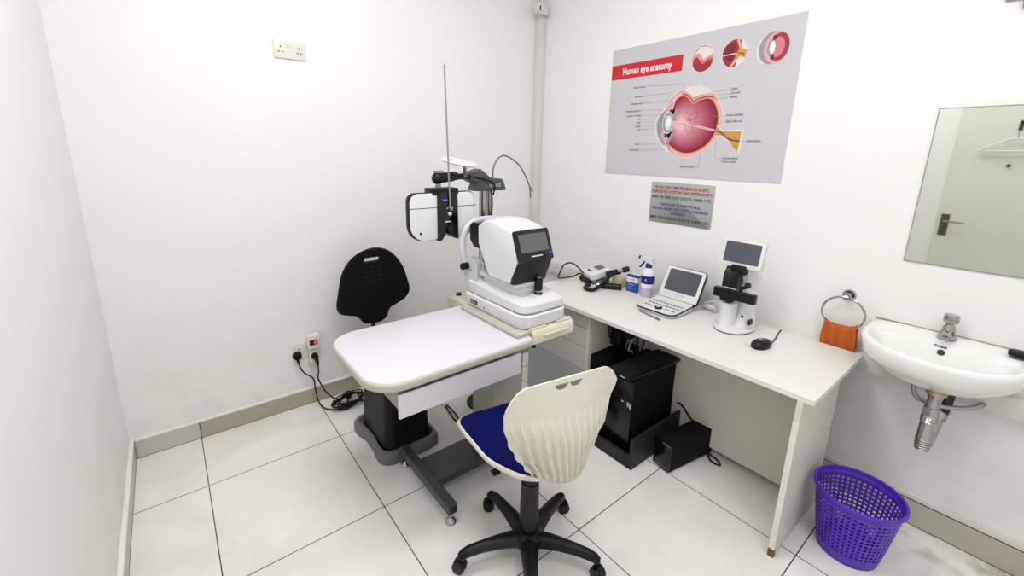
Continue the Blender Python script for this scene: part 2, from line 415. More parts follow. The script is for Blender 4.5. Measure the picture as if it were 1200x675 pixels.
P1 = [(-1.874, -.028, .325), (-1.868, -.022, .27), (-1.845, -.018, .22), (-1.80, -.02, .17), (-1.795, -.03, .10), (-1.79, -.07, .03), (-1.765, -.13, .008), (-1.72, -.17, .006)] + coil(-1.640, -.140, .098, .058, .008, PI * 1.1, 4.0, 3, tilt=.35) + [(-1.56, -.16, .01), (-1.52, -.25, .006), (-1.50, -.36, .006)]
plug_cable('power_cable', 'black cable with a round plug in the low wall socket, coiled on the floor', -1.874, .337, YB - .0125, P1)
P2 = [(-1.776, -.058, .265), (-1.772, -.045, .22), (-1.775, -.03, .17), (-1.76, -.025, .12), (-1.735, -.03, .06), (-1.70, -.06, .02), (-1.67, -.08, .012)] + coil(-1.63, -.15, .07, .045, .020, PI * .8, 2.4, 9, tilt=.3) + [(-1.55, -.2, .012), (-1.50, -.30, .006), (-1.47, -.42, .006)]
plug_cable('power_cable', 'black cable with an angled plug in the red-switched adapter, running down to the floor coil', -1.782, .318, YB - .0345, P2, False)
t = thing('loose_plug', 'loose black round plug standing up on the coiled cables by the wall', 'plug', (-1.625, -.11, .03))
bm = B(); lathe(bm, [(0, 0.022), (.016, .022), (.019, .028), (.019, .05), (.016, .062), (.0, .064)], (-1.625, -.11, .0), 20); obj('body', bm, M_black, t)
bm = B(); tube(bm, [(-1.625, -.11, .026), (-1.628, -.108, .012), (-1.64, -.13, .008)], .0045, 8); obj('cord', bm, M_black, t)

# sensor box near the ceiling in the corner
t = thing('junction_box', 'small white box with a dark slot on the corner trunking near the ceiling', 'junction box', (-.06, -.06, 2.49))
bm = B(); box(bm, -.135, -.020, -.088, -.0535, 2.50, 2.565, .004, 2); obj('cover', bm, M_pvc, t)
bm = B(); box(bm, -.108, -.098, -.0895, -.0875, 2.518, 2.55); obj('slot', bm, M_black, t)

# --- eye anatomy poster ---------------------------------------------------
PW, PH, PU, PZ = 1.067, .763, .6846, 1.4085
def poster():
    mats = [mat('poster_paper', (206, 203, 211), .32, noise=.015, nscale=2), mat('poster_red', (206, 20, 40), .35), mat('poster_white', (246, 246, 246), .4),
            mat('poster_pale', (226, 222, 216), .4), mat('poster_pink', (232, 160, 172), .4), mat('poster_tan', (222, 158, 110), .4),
            mat('poster_maroon', (158, 34, 62), .4), mat('poster_rose', (216, 120, 142), .4), mat('poster_grey', (150, 152, 160), .4),
            mat('poster_dark', (58, 44, 52), .4), mat('poster_ochre', (206, 150, 62), .4), mat('poster_violet', (96, 58, 110), .4), mat('poster_lightrose', (240, 196, 204), .4), mat('poster_deep', (120, 18, 44), .4)]
    bm = B(); T0 = map_yz(0)
    box(bm, -.004, 0, -PU - PW, -PU, PZ, PZ + PH, mi=0)
    lay = [0]
    def T(): lay[0] += 1; return map_yz(-.0042 - .00002 * lay[0]) @ Matrix.Translation((PU, PZ, 0))
    def poly(pts, mi, sm=0):
        if sm: pts = [(p.x, p.y) for p in catmull([(a, b, 0) for a, b in pts], sm, True)]
        t = B(); f = t.faces.new([t.verts.new((a, b, 0)) for a, b in pts]); bmesh.ops.triangulate(t, faces=[f]); merge(bm, t, mi, T())
    def ell(cx, cy, rx, ry, mi, rot=0, n=40, a0=0, a1=2 * PI):
        P = []
        for i in range(n if a1 - a0 > 6.28 else n + 1):
            a = a0 + (a1 - a0) * i / n; x, y = rx * math.cos(a), ry * math.sin(a)
            P.append((cx + x * math.cos(rot) - y * math.sin(rot), cy + x * math.sin(rot) + y * math.cos(rot)))
        poly(P, mi)
    def line(P, w, mi, smo=False):
        if smo: P = [(p.x, p.y) for p in catmull([(a, b, 0) for a, b in P], 5)]
        t = B()
        for (a, b) in zip(P, P[1:]):
            d = V((b[0] - a[0], b[1] - a[1])); 
            if d.length < 1e-6: continue
            nn = V((-d.y, d.x)).normalized() * w / 2
            t.faces.new([t.verts.new(q) for q in ((a[0] + nn.x, a[1] + nn.y, 0), (a[0] - nn.x, a[1] - nn.y, 0), (b[0] - nn.x, b[1] - nn.y, 0), (b[0] + nn.x, b[1] + nn.y, 0))])
        merge(bm, t, mi, T())
    poly([(0, .585), (.485, .585), (.485, .671), (0, .671)], 1)
    lay[0] += 1; put_text(bm, 'Human eye anatomy', .058, T(), 2, width=.335, x=.083, y=.609, bold=.0010)
    # the big eyeball: sclera, choroid, retina, vitreous
    C = (.563, .305)
    ell(C[0] + .0, C[1], .186, .194, 3); ell(C[0], C[1], .181, .189, 4); ell(C[0] + .003, C[1] - .002, .172, .18, 12); ell(C[0] + .004, C[1] - .003, .165, .172, 5); ell(C[0] + .003, C[1] - .003, .157, .163, 13)
    for q in range(12):
        f = q / 11; g = f ** .8
        mats.append(mat('poster_fundus_%d' % q, tuple(int(a + (b - a) * g) for a, b in zip((146, 26, 56), (238, 188, 198))), .4))
        ell(C[0] - .001 - .050 * f, C[1] - .003 - .006 * f, .150 - .118 * f, .156 - .128 * f, len(mats) - 1)
    for (rx, ry, mi) in ((.186, .194, 3),):
        poly([(.505, .478), (.54, .494), (.60, .497), (.655, .478), (.68, .455), (.65, .452), (.60, .445), (.575, .434), (.556, .452), (.53, .47)], 3)
    line([(.50, .468), (.53, .462), (.556, .442), (.576, .420), (.60, .436), (.65, .444), (.688, .434)], .014, 4); line([(.50, .452), (.53, .448), (.556, .428), (.576, .404), (.60, .422), (.65, .430), (.70, .414)], .008, 5)
    line([(.50, .461), (.53, .455), (.556, .435), (.576, .412), (.60, .429), (.65, .437), (.69, .426)], .004, 13)
    # cornea, iris and lens at the left
    poly([(.47, .44), (.42, .405), (.375, .36), (.345, .315), (.352, .25), (.38, .205), (.42, .165), (.455, .14), (.44, .20), (.425, .30), (.44, .38)], 3, 4)
    poly([(.455, .425), (.41, .385), (.372, .34), (.36, .30), (.372, .24), (.40, .20), (.425, .18), (.415, .25), (.412, .32), (.43, .38)], 8, 4)
    poly([(.462, .43), (.435, .40), (.405, .365), (.398, .345), (.42, .345), (.45, .37), (.462, .40)], 4, 3); poly([(.40, .26), (.395, .235), (.42, .20), (.448, .165), (.455, .18), (.44, .225), (.42, .258)], 4, 3)
    poly([(.43, .365), (.445, .352), (.452, .375), (.44, .385)], 9); poly([(.415, .245), (.436, .255), (.44, .235), (.42, .225)], 9)
    ell(.432, .308, .036, .062, 3); ell(.432, .308, .031, .056, 8); ell(.434, .308, .022, .042, 3); ell(.436, .308, .012, .026, 2)
    for i in range(7): ell(.474 + .010 * math.cos(i), .372 - i * .011, .011, .008, 8); ell(.476 - .006 * i, .262 - i * .012, .010, .008, 8)
    poly([(.47, .318), (.50, .310), (.60, .292), (.716, .262), (.716, .252), (.60, .279), (.50, .296), (.47, .30)], 12); line([(.47, .308), (.60, .285), (.716, .257)], .003, 7)
    r = random.Random(4)
    for i in range(16):
        a = r.uniform(-1.6, 1.6); p = (.585 + r.uniform(-.06, .03), .30 + r.uniform(-.02, .05)); Lh = r.uniform(.04, .08)
        line([p, (p[0] + Lh * .5 * math.cos(a), p[1] + Lh * .6 * math.sin(a)), (p[0] + Lh * math.cos(a + .3), p[1] + Lh * math.sin(a + .3))], .0013, 13)
    # optic nerve
    poly([(.722, .285), (.745, .262), (.79, .257), (.865, .262), (.86, .14), (.832, .155), (.80, .19), (.765, .22), (.735, .226), (.715, .225)], 3); poly([(.722, .278), (.745, .256), (.79, .250), (.852, .250), (.845, .15), (.825, .165), (.80, .197), (.765, .228), (.735, .232), (.715, .232)], 10)
    line([(.71, .256), (.745, .248), (.785, .218), (.82, .205), (.85, .202)], .007, 11, True)
    # three small round details
    ell(.60, .631, .064, .070, 3); ell(.60, .631, .060, .066, 7); ell(.60, .611, .053, .045, 6); poly([(.545, .655), (.575, .662), (.602, .626), (.64, .645), (.655, .648), (.65, .668), (.62, .69), (.58, .69)], 3)
    line([(.543, .648), (.57, .655), (.602, .618), (.63, .636), (.656, .638)], .008, 4); line([(.543, .638), (.57, .645), (.602, .606), (.63, .625), (.656, .628)], .005, 5)
    ell(.764, .633, .064, .070, 3); ell(.764, .633, .060, .066, 6, a0=1.0, a1=4.9); ell(.755, .640, .04, .045, 13, a0=1.3, a1=4.9); line([(.775, .697), (.80, .64), (.775, .60), (.755, .572)], .014, 4); line([(.782, .690), (.792, .64), (.768, .60), (.762, .575)], .006, 5)
    line([(.70, .628), (.80, .632)], .005, 12); poly([(.79, .655), (.825, .640), (.82, .605), (.79, .615), (.775, .60), (.77, .625)], 10); line([(.78, .634), (.815, .622)], .005, 11)
    ell(.915, .628, .045, .066, 3); ell(.94, .631, .060, .072, 8); ell(.958, .631, .055, .070, 4); ell(.968, .631, .044, .062, 6); ell(.963, .631, .03, .045, 7); ell(.938, .632, .020, .040, 8); ell(.940, .632, .012, .028, 2); ell(.945, .675, .009, .012, 9); ell(.945, .588, .009, .012, 9)
    # captions and leader lines
    LL = [(.158, .525, .26, .505, .516, 'Rectus muscle'), (.187, .471, .26, .453, .474, 'Iris muscles'), (.150, .430, .252, .452, .434, 'Sclerotic canal'), (.125, .387, .249, .395, .384, 'Suspensory ligament'),
          (.150, .359, .252, .385, .357, 'Anterior chamber'), (.225, .335, .25, .372, .333, 'Iris'), (.218, .316, .252, .40, .316, 'Pupil'), (.206, .295, .254, .411, .296, 'Cornea'), (.218, .276, .256, .436, .278, 'Lens'),
          (.205, .188, .258, .395, .190, 'Sclera'), (.176, .153, .256, .414, .158, 'Ciliary body')]
    for (x, y, xe, x2, y2, s) in LL:
        put_text(bm, s, .017, T(), 9, 'RIGHT', x=xe - .005, y=y - .005, sx=.82); line([(xe + .005, y), (x2, y2)], .0012, 8)
    line([(.505, .517), (.505, .47)], .0012, 8)
    put_text(bm, 'Vitreous Canal', .017, T(), 9, 'RIGHT', x=.618, y=.058, sx=.82); line([(.622, .064), (.647, .064), (.650, .20)], .0012, 8)
    for (x, y, x1, y1, s) in [(.772, .457, .673, .458, 'Sclera'), (.772, .437, .68, .440, 'Choroid'), (.772, .417, .68, .424, 'Retina'), (.765, .328, .70, .329, 'Fovea centralis'), (.765, .297, .741, .299, 'Optic disc area'), (.882, .197, .855, .20, 'Optic nerve'), (.77, .110, .735, .113, 'Central retinal'), (.77, .092, .735, .113, 'blood vessels')]:
        put_text(bm, s, .017, T(), 9, 'LEFT', x=x, y=y, sx=.82); line([(x1, y1), (x - .006, y + .004 if s != 'blood vessels' else y1)], .0012, 8)
    line([(.735, .113), (.722, .225)], .0012, 8)
    o = obj('eye_anatomy_poster', bm, mats, None, sm=False)
    tag(o, 'large grey poster of the human eye with a red title banner on the right wall', 'poster')
poster()
# small steel notice below it
bm = B(); slab(bm, rrect(1.049, 1.441, 1.132, 1.375, .012), 0, .004, .001, M=map_yz(0))
T = map_yz(-.0043)
for (s, u0, u1, z, mi) in [('WE ONLY ISSUE COMPUTER GENERATED RECEIPTS.', 1.073, 1.412, 1.337, 1), ('PLEASE DO NOT ACCEPT ANY HAND WRITTEN RECEIPTS.', 1.059, 1.430, 1.312, 1), ('MPESA. ONLY SEND TO BUY GOODS TILL NUMBER 717732', 1.061, 1.426, 1.279, 2),
                       ('TUNATOA RISITI ZA KOMPYUTA PEKEE,', 1.114, 1.372, 1.236, 3), ('TAFADHALI USIKUBALI RISITI YOYOTE ILIYOANDIKWA', 1.064, 1.418, 1.211, 3), ('KWA MKONO', 1.196, 1.285, 1.187, 3), ('MPESA. TUMA TU KWA BUY GOODS TILL NUMBER 717732', 1.062, 1.428, 1.154, 2)]:
    put_text(bm, s, .024, T, mi, width=u1 - u0, x=u0, y=z, bold=.0006)
o = obj('notice_plate', bm, [mat('sign_steel', (186, 186, 186), .28, metal=.85, noise=.05, nscale=4), mat('sign_red', (150, 20, 36), .5), mat('sign_green', (20, 78, 48), .5), mat('sign_blue', (28, 52, 130), .5)], None)
tag(o, 'small brushed steel notice with red, green and blue lettering under the poster', 'sign')
# mirror
bm = B(); box(bm, -.005, 0, -2.70, -2.252, 1.131, 1.723, .0008, 1)
t = tag(obj('wall_mirror', bm, M_mirror, None, sm=False), 'frameless rectangular mirror on the right wall above the basin', 'mirror')
bm = B()
for a in ((-2.252, -2.2495, 1.131, 1.723), (-2.7025, -2.70, 1.131, 1.723), (-2.7025, -2.2495, 1.723, 1.7255), (-2.7025, -2.2495, 1.1285, 1.131)): box(bm, -.005, 0, a[0], a[1], a[2], a[3])
obj('edge_strip', bm, M_greym, t)
# bit of a bracket at the top right of the photo
t = thing('wall_bracket', 'small grey metal bracket high on the right wall above the mirror', 'bracket', (0, -2.40, 2.04))
bm = B(); box(bm, -.012, 0, -2.44, -2.35, 2.068, 2.10, .003, 1); obj('plate', bm, M_greym, t)
bm = B(); tube(bm, [(-.010, -2.395, 2.08), (-.02, -2.40, 2.05), (-.012, -2.402, 2.036)], .006, 8); obj('prong', bm, M_greym, t)

# towel ring and towel
t = thing('towel_ring', 'round chrome towel ring on the right wall between desk and basin', 'towel ring', (0, -2.10, .93))
bm = B(); cyl(bm, (0, -2.10, .935), (-.010, -2.10, .935), .026, .022, 28); cyl(bm, (-.010, -2.10, .935), (-.035, -2.10, .935), .012, .012, 20); cyl(bm, (-.035, -2.10, .935), (-.040, -2.10, .935), .018, .016, 24); obj('wall_mount', bm, M_chrome, t)
bm = B(); RC = (-.045, -2.10, .858)
tube(bm, [(RC[0], RC[1] + .078 * math.cos(2 * PI * i / 16), RC[2] + .075 * math.sin(2 * PI * i / 16)) for i in range(16)], .0045, 10, 3, closed=True); obj('ring', bm, M_chrome, t)
bm = B(); NU, NV = 40, 36
def cloth(u, v, side):
    # hangs over the lower arc of the ring
    y = RC[1] + (-.5 + u) * (.118 + .022 * min(1, v * 1.2)) - .012 * v * (u)
    top = RC[2] - math.sqrt(max(0, .075 ** 2 - (min(abs(-.5 + u) * .105, .074)) ** 2)) * (1.0) + .009
    top = .5 * top + .5 * (RC[2] - .058)
    z = top - v * .118 * (1 - .04 * math.sin(u * 9)) + .016 * max(0, abs(u - .5) - .38) * 4
    x = RC[0] + side * (.010 + .006 * v) + .004 * math.sin(u * 19 + side) * (.4 + v) + .003 * math.sin(u * 43 + 2 + v * 5)
    return V((x, y, z))
t2 = B(); L = []
rows = [(-1, 1 - i / 18) for i in range(18)] + [(0, 0)] + [(1, (i + 1) / 18 * .93) for i in range(18)]
for (sd, v) in rows: L.append([t2.verts.new(cloth(i / NU, v, sd) + (V((0, 0, .008)) if sd == 0 else V((0, 0, 0)))) for i in range(NU + 1)])
for a, b in zip(L, L[1:]):
    for i in range(NU): t2.faces.new((a[i], a[i + 1], b[i + 1], b[i]))
tw = obj('hand_towel', t2, M_orange, None, ang=80); m = tw.modifiers.new('s', 'SOLIDIFY'); m.thickness = .004
tag(tw, 'small orange hand towel folded over the chrome towel ring', 'towel')

# ============================================================ BASIN
def basin():
    cy = -2.43
    t = thing('wash_basin', 'white ceramic wall-hung wash basin at the right under the mirror', 'basin', (0, cy, .72))
    def outline(hw, xb, xf, n=64, p=2.3):
        # D shape: straight back at xb, rounded front at xf
        P = []
        for i in range(n):
            a = 2 * PI * i / n; c, s = math.cos(a), math.sin(a)
            e = 2 / p
            X = abs(c) ** e * (1 if c > 0 else -1); Yv = abs(s) ** e * (1 if s > 0 else -1)
            if c > 0:
                X = abs(c) ** .35; Yv = (abs(s) ** .42) * (1 if s > 0 else -1)
            xm = xb - (xb - xf) * .38
            x = xm + (xb - xm) * X if c > 0 else xm + (xm - xf) * X
            P.append((x, cy + hw * Yv * 1.0))
        return P
    def ring(hw, xb, xf, z, zf=0): 
        return [(x, y, z + zf * max(0, (xb - x) / (xb - xf))) for (x, y) in outline(hw, xb, xf)]
    bm = B()
    Ls = [ring(.07, -.06, -.22, .71), ring(.10, -.04, -.26, .715), ring(.165, -.012, -.33, .745), ring(.205, -.002, -.375, .79, -.01), ring(.222, -.001, -.395, .815, -.012), ring(.229, -.001, -.405, .85, -.004), ring(.228, -.001, -.404, .861), ring(.220, -.008, -.395, .866), ring(.208, -.018, -.382, .864),
          ring(.198, -.105, -.370, .856), ring(.190, -.118, -.360, .838), ring(.165, -.125, -.335, .79), ring(.12, -.135, -.29, .755), ring(.06, -.16, -.24, .738), ring(.021, -.185, -.225, .735)]
    loops(bm, Ls, 0, True, True); obj('bowl', bm, M_ceramic, t, ang=60)
    bm = B(); cyl(bm, (-.205, cy, .7355), (-.205, cy, .739), .02, .018, 24); obj('drain', bm, M_chrome, t)
    bm = B(); cyl(bm, (-.1195, cy - .0, .823), (-.1265, cy, .821), .011, .0105, 20); obj('overflow_hole', bm, mat('overflow_dark', (60, 44, 36), .6), t)
    bm = B(); put_text(bm, 'Orient', .013, Matrix(((0, 0, -1, -.1190), (-1, 0, 0, cy + .006), (0, 1, 0, .840), (0, 0, 0, 1))), 0, 'CENTER', bold=.0006); obj('maker_mark', bm, M_char, t)
    # silicone stain line at the wall
    bm = B(); box(bm, -.004, -.0005, cy - .225, cy + .225, .862, .868, .0015, 1); obj('sealant_line', bm, mat('old_sealant', (176, 160, 128), .8, noise=.2), t)
    # tap
    t = thing('basin_tap', 'chrome push tap at the back of the wash basin', 'tap', (-.06, cy, .866))
    bm = B(); lathe(bm, [(0, 0), (.027, 0), (.028, .006), (.022, .012), (.020, .030), (.018, .045), (.013, .055), (.013, .062)], (-.06, cy, .8655), 28); obj('body', bm, M_chrome, t)
    bm = B(); tube(bm, [(-.062, cy, .888), (-.095, cy, .893), (-.125, cy, .885)], lambda q: .014 - .003 * q, 16); cyl(bm, (-.122, cy, .885), (-.124, cy, .872), .010, .009, 16); obj('spout', bm, M_chrome, t)
    bm = B(); lathe(bm, [(.013, .060), (.021, .064), (.023, .072), (.022, .088), (.020, .094), (0, .095)], (-.06, cy, .8655), 28); obj('push_button', bm, M_chrome, t)
    # waste trap
    t = thing('waste_trap', 'chrome bottle trap with ribbed body hanging below the basin', 'pipe', (-.205, cy, .43))
    x, y = -.205, cy - .022
    bm = B(); cyl(bm, (x, y, .7100), (x, y, .690), .030, .030, 24, 0); cyl(bm, (x, y, .690), (x, y, .672), .026, .021, 24); obj('flange', bm, M_chrome, t)
    bm = B(); cyl(bm, (x, y, .7095), (x, y, .7005), .034, .034, 24); obj('washer', bm, M_brass, t)
    bm = B(); cyl(bm, (x, y, .675), (x, y, .62), .0195, .0195, 24); cyl(bm, (x, y, .632), (x, y, .600), .0245, .0245, 8); obj('tailpiece', bm, M_chrome, t)
    prof = [(.021, .60), (.024, .595)]
    z = .592
    for i in range(3): prof += [(.0235, z), (.0258, z - .003), (.0235, z - .006)]; z -= .008
    prof += [(.0235, .56), (.024, .515), (.0235, .50)]; z = .50
    for i in range(5): prof += [(.0235 - i * .001, z), (.0262 - i * .001, z - .004), (.0235 - i * .0013, z - .008)]; z -= .010
    prof += [(.010, z - .002), (0, z - .003)]
    bm = B(); lathe(bm, prof, (x, y, 0), 28); obj('ribbed_body', bm, M_chrome, t)
    bm = B(); tube(bm, [(x + .010, y - .008, .475), (x + .05, y - .012, .52), (x + .09, y - .016, .57), (x + .11, y - .018, .60)], .019, 20); cyl(bm, (x + .085, y - .016, .556), (x + .10, y - .017, .574), .0235, .0235, 20); obj('outlet_pipe', bm, M_chrome, t)
    bm = B(); tube(bm, [(x + .10, y - .017, .580), (x + .12, y - .019, .61), (x + .14, y - .02, .645), (x + .165, y - .02, .66), (-.001, y - .02, .66)], .024, 20); obj('elbow', bm, M_charc, t)
    # supply hose
    t = thing('supply_hose', 'grey braided hose running from under the basin to the wall valve', 'hose', (-.03, cy - .13, .62))
    bm = B(); tube(bm, [(-.14, cy + .035, .700), (-.15, cy + .045, .665), (-.155, cy + .025, .630), (-.14, cy - .02, .618), (-.115, cy - .07, .620), (-.085, cy - .11, .628), (-.055, cy - .135, .642), (-.030, cy - .140, .655)], .0085, 12, 8); obj('hose', bm, M_brushed, t)
    bm = B(); cyl(bm, (-.012, cy - .140, .655), (0, cy - .140, .655), .024, .024, 24); cyl(bm, (-.035, cy - .140, .655), (-.012, cy - .140, .655), .013, .015, 20); obj('valve', bm, M_chrome, t)
    bm = B(); box(bm, -.16, -.05, cy + .115, cy + .13, .735, .75, .001, 1); box(bm, -.07, 0, cy + .113, cy + .132, .70, .74, .001, 1)
    o = obj('basin_bracket', bm, M_black, None); tag(o, 'dark metal bracket holding the left underside of the basin', 'bracket')
    # soap
    bm = B(); slab(bm, rrect(-.105, -.06, -2.665, -2.585, .020, 8), .8665, .889, .008, seg=3)
    o = obj('soap_bar', bm, M_black, None); tag(o, 'black oval bar lying on the back ledge of the basin at the picture edge', 'soap')
M_charc = mat('dark_elbow', (60, 58, 58), .35, metal=.5)
basin()

# ============================================================ DESK
DZ = .705
t = thing('office_desk', 'long white laminate desk along the right wall', 'desk', (-.36, -1.42, 0))
bm = B(); box(bm, -.668, -.070, -2.205, -.640, DZ - .022, DZ, .0012, 1); obj('desk_top', bm, M_desk, t)
bm = B(); box(bm, -.668, -.195, -2.172, -2.152, .006, DZ - .022, .001, 1)
end = obj('end_panel', bm, M_deskp, t)
bm = B(); box(bm, -.6695, -.6682, -2.172, -2.152, .035, .60, 0); obj('edge_banding', bm, M_desk, end)
bm = B(); box(bm, -.670, -.652, -2.1726, -2.1515, .0, .036, 0); obj('chipped_corner', bm, M_brown, end)
bm = B(); box(bm, -.285, -.267, -2.152, -1.152, .045, DZ - .022, .001, 1); obj('modesty_panel', bm, M_deskp, t)
# drawer pedestal (left end of the desk)
t = thing('drawer_pedestal', 'white drawer pedestal under the left end of the desk behind the instrument table', 'cabinet', (-.4, -.9, 0))
bm = B(); box(bm, -.625, -.15, -1.152, -1.135, .0, DZ - .023, .001, 1); obj('side_panel', bm, M_deskp, t)
bm = B(); box(bm, -.610, -.15, -1.134, -.66, .0, DZ - .023, .001, 1); obj('body', bm, M_draw, t)
for (z0, z1) in ((.588, .680), (.475, .584), (.335, .471)):
    bm = B(); box(bm, -.622, -.611, -1.133, -.66, z0, z1, .001, 1); obj('drawer_front', bm, M_draw, t)
bm = B(); box(bm, -.624, -.611, -1.133, -.66, .02, .331, .001, 1); obj('lower_door', bm, M_gpanel, t)
bm = B(); cyl(bm, (-.622, -.76, .655), (-.627, -.76, .655), .009, .009, 16); obj('lock', bm, M_chrome, t)

# ============================================================ UNDER THE DESK
t = thing('computer_stand', 'dark grey open floor stand holding the black computer tower', 'computer stand', (-.45, -1.41, 0))
bm = B(); box(bm, -.700, -.20, -1.530, -1.280, .0, .022, .001, 1); obj('base_board', bm, M_char, t)
bm = B(); box(bm, -.715, -.20, -1.545, -1.528, .0, .165, .001, 1); obj('side_board', bm, M_char, t)
bm = B(); box(bm, -.715, -.20, -1.285, -1.270, .0, .165, .001, 1); obj('side_board', bm, M_char, t)
bm = B(); box(bm, -.716, -.700, -1.530, -1.284, .0, .072, .001, 1); obj('front_board', bm, M_char, t)
t = thing('computer_tower', 'black computer tower in the floor stand under the desk', 'computer', (-.46, -1.40, .022))
ty0, ty1, tx = -1.488, -1.300, -.675
bm = B(); box(bm, tx + .012, -.25, ty0, ty1, .0225, .444, .003, 1); obj('case', bm, M_blackm, t)
bm = B(); box(bm, tx, tx + .012, ty0, ty1, .03, .440, .004, 2)
fp = obj('front_panel', bm, M_blackg, t)
bm = B()
for z in (.335, .385): box(bm, tx - .0015, tx, ty0 + .006, ty1 - .01, z, z + .0025)
box(bm, tx - .0015, tx, ty0 + .10, ty0 + .102, .05, .33); obj('bay_lines', bm, M_char, fp)
bm = B(); box(bm, tx - .0015, tx, ty0 + .012, ty0 + .026, .30, .325); obj('badge', bm, mat('badge_blue', (150, 170, 220), .4), fp)
bm = B(); box(bm, tx - .0015, tx, ty0 + .002, ty0 + .010, .295, .32); obj('badge', bm, M_lprint, fp)
bm = B(); box(bm, tx - .0015, tx, ty0 + .045, ty0 + .06, .314, .32); obj('badge', bm, M_lprint, fp)
# keyboard across the tower
kb = thing('keyboard', 'black keyboard lying on top of the computer tower', 'keyboard', (-.48, -1.42, .445), math.radians(-4))
bm = B(); slab(bm, rrect(-.225, .215, -.075, .075, .012), .0, .017, .004); obj('body', bm, M_black, kb, world=False)
rows = 5
for r in range(rows):
    for k in range(15):
        if r == 0 and 4 <= k <= 8: continue
        bm = B(); x = -.208 + k * .0275; y = -.058 + r * .025
        box(bm, x, x + .023, y, y + .020, .0165, .022, .0015, 1); obj('key', bm, M_char, kb, world=False)
bm = B(); x = -.208 + 4 * .0275; box(bm, x, x + 4.84 * .0275, -.058, -.038, .0165, .022, .0015, 1); obj('space_bar', bm, M_char, kb, world=False)
bm = B()
for k in range(3): box(bm, -.215 + .0, -.208, .064 - k * .004, .066 - k * .004, .017, .0175)
box(bm, -.223, -.216, -.05, -.02, .0168, .0176); obj('print', bm, M_lprint, kb, world=False)
# second black box beside the pedestal
t = thing('voltage_stabiliser', 'black upright box on the floor between drawer pedestal and computer tower', 'power unit', (-.45, -1.21, 0))
bm = B(); box(bm, -.605, -.30, -1.262, -1.158, .012, .445, .004, 2); obj('case', bm, M_blackm, t)
bm = B()
for k in range(6): box(bm, -.6075, -.605, -1.25, -1.17, .10 + k * .02, .106 + k * .02)
obj('vent_slats', bm, M_char, t)
for (fx, fy) in ((-.58, -1.245), (-.58, -1.175), (-.33, -1.245), (-.33, -1.175)):
    bm = B(); cyl(bm, (fx, fy, 0), (fx, fy, .013), .010, .010, 12); obj('foot', bm, M_black, t)
# adapters and leads hanging below the desk top
t = thing('power_strip', 'black power strip fixed under the desk top with cables hanging from it', 'power strip', (-.42, -1.22, .58))
bm = B(); box(bm, -.47, -.30, -1.42, -1.165, .585, .6825, .006, 2); obj('housing', bm, M_blackm, t)
bm = B(); box(bm, -.46, -.40, -1.24, -1.17, .47, .584, .006, 2); obj('adapter', bm, M_black, t)
bm = B(); box(bm, -.46, -.41, -1.30, -1.27, .54, .584, .003, 1); obj('adapter', bm, M_black, t)
for k, (yy, c) in enumerate(((-1.172, M_black), (-1.255, M_black), (-1.265, M_mark), (-1.285, M_lprint), (-1.32, M_black), (-1.36, M_black))):
    bm = B(); tube(bm, [(-.475 if k == 0 else -.43, yy, .60), (-.49 if k == 0 else -.43, yy - .01, .54), (-.44, yy + .0, .50 - .01 * k), (-.39, yy + .03 * math.sin(k), .44), (-.32, yy + .02, .30), (-.27 - .02, yy, .2)], .0045, 8); obj('cord', bm, c, t)
# small power supply box
ub = thing('battery_backup', 'small black battery backup box on the floor right of the computer stand', 'power unit', (-.415, -1.648, 0), math.radians(-9))
bm = B(); box(bm, -.158, .165, -.050, .050, .006, .152, .004, 2); obj('case', bm, M_blackm, ub, world=False)
bm = B(); box(bm, -.166, -.158, -.050, .050, .006, .152, .003, 2); fp = obj('front_panel', bm, M_blackg, ub, world=False)
bm = B(); box(bm, -.1675, -.166, -.045, .0, .143, .148); obj('label_strip', bm, M_mark, fp, world=False)
bm = B(); box(bm, -.1675, -.166, -.03, .04, .018, .021); obj('trim_line', bm, M_mark, fp, world=False)
for (fx, fy) in ((-.14, -.04), (-.14, .04), (.14, -.04), (.14, .04)):
    bm = B(); cyl(bm, (fx, fy, 0), (fx, fy, .008), .008, .008, 12); obj('foot', bm, M_black, ub, world=False)
bm = B(); tube(bm, [(-.250, -1.690, .05), (-.298, -1.720, .025), (-.300, -1.775, .008), (-.325, -1.80, .006), (-.330, -1.76, .006), (-.300, -1.725, .006), (-.250, -1.700, .010)], .0045, 8, 8)
tag(obj('power_lead', bm, M_black, None), 'black lead looping on the floor behind the small battery backup box', 'cable')
bm = B(); tube(bm, [(-.262, -1.635, .12), (-.292, -1.60, .16), (-.293, -1.56, .20), (-.293, -1.53, .21), (-.250, -1.50, .18)], .005, 8, 8)
tag(obj('power_lead', bm, M_black, None), 'black lead running from the battery backup box to the back of the computer tower', 'cable')
bm = B(); tube(bm, [(-1.17, -.52, .005), (-1.19, -.60, .004), (-1.20, -.68, .004), (-1.195, -.76, .006), (-1.16, -.86, .006)], .0045, 8, 8); tube(bm, [(-1.16, -.52, .005), (-1.165, -.62, .004), (-1.18, -.72, .004), (-1.165, -.80, .006), (-1.13, -.90, .006)], .0045, 8, 8)
tag(obj('floor_cable', bm, M_black, None), 'pair of black cables on the floor under the instrument table', 'cable')

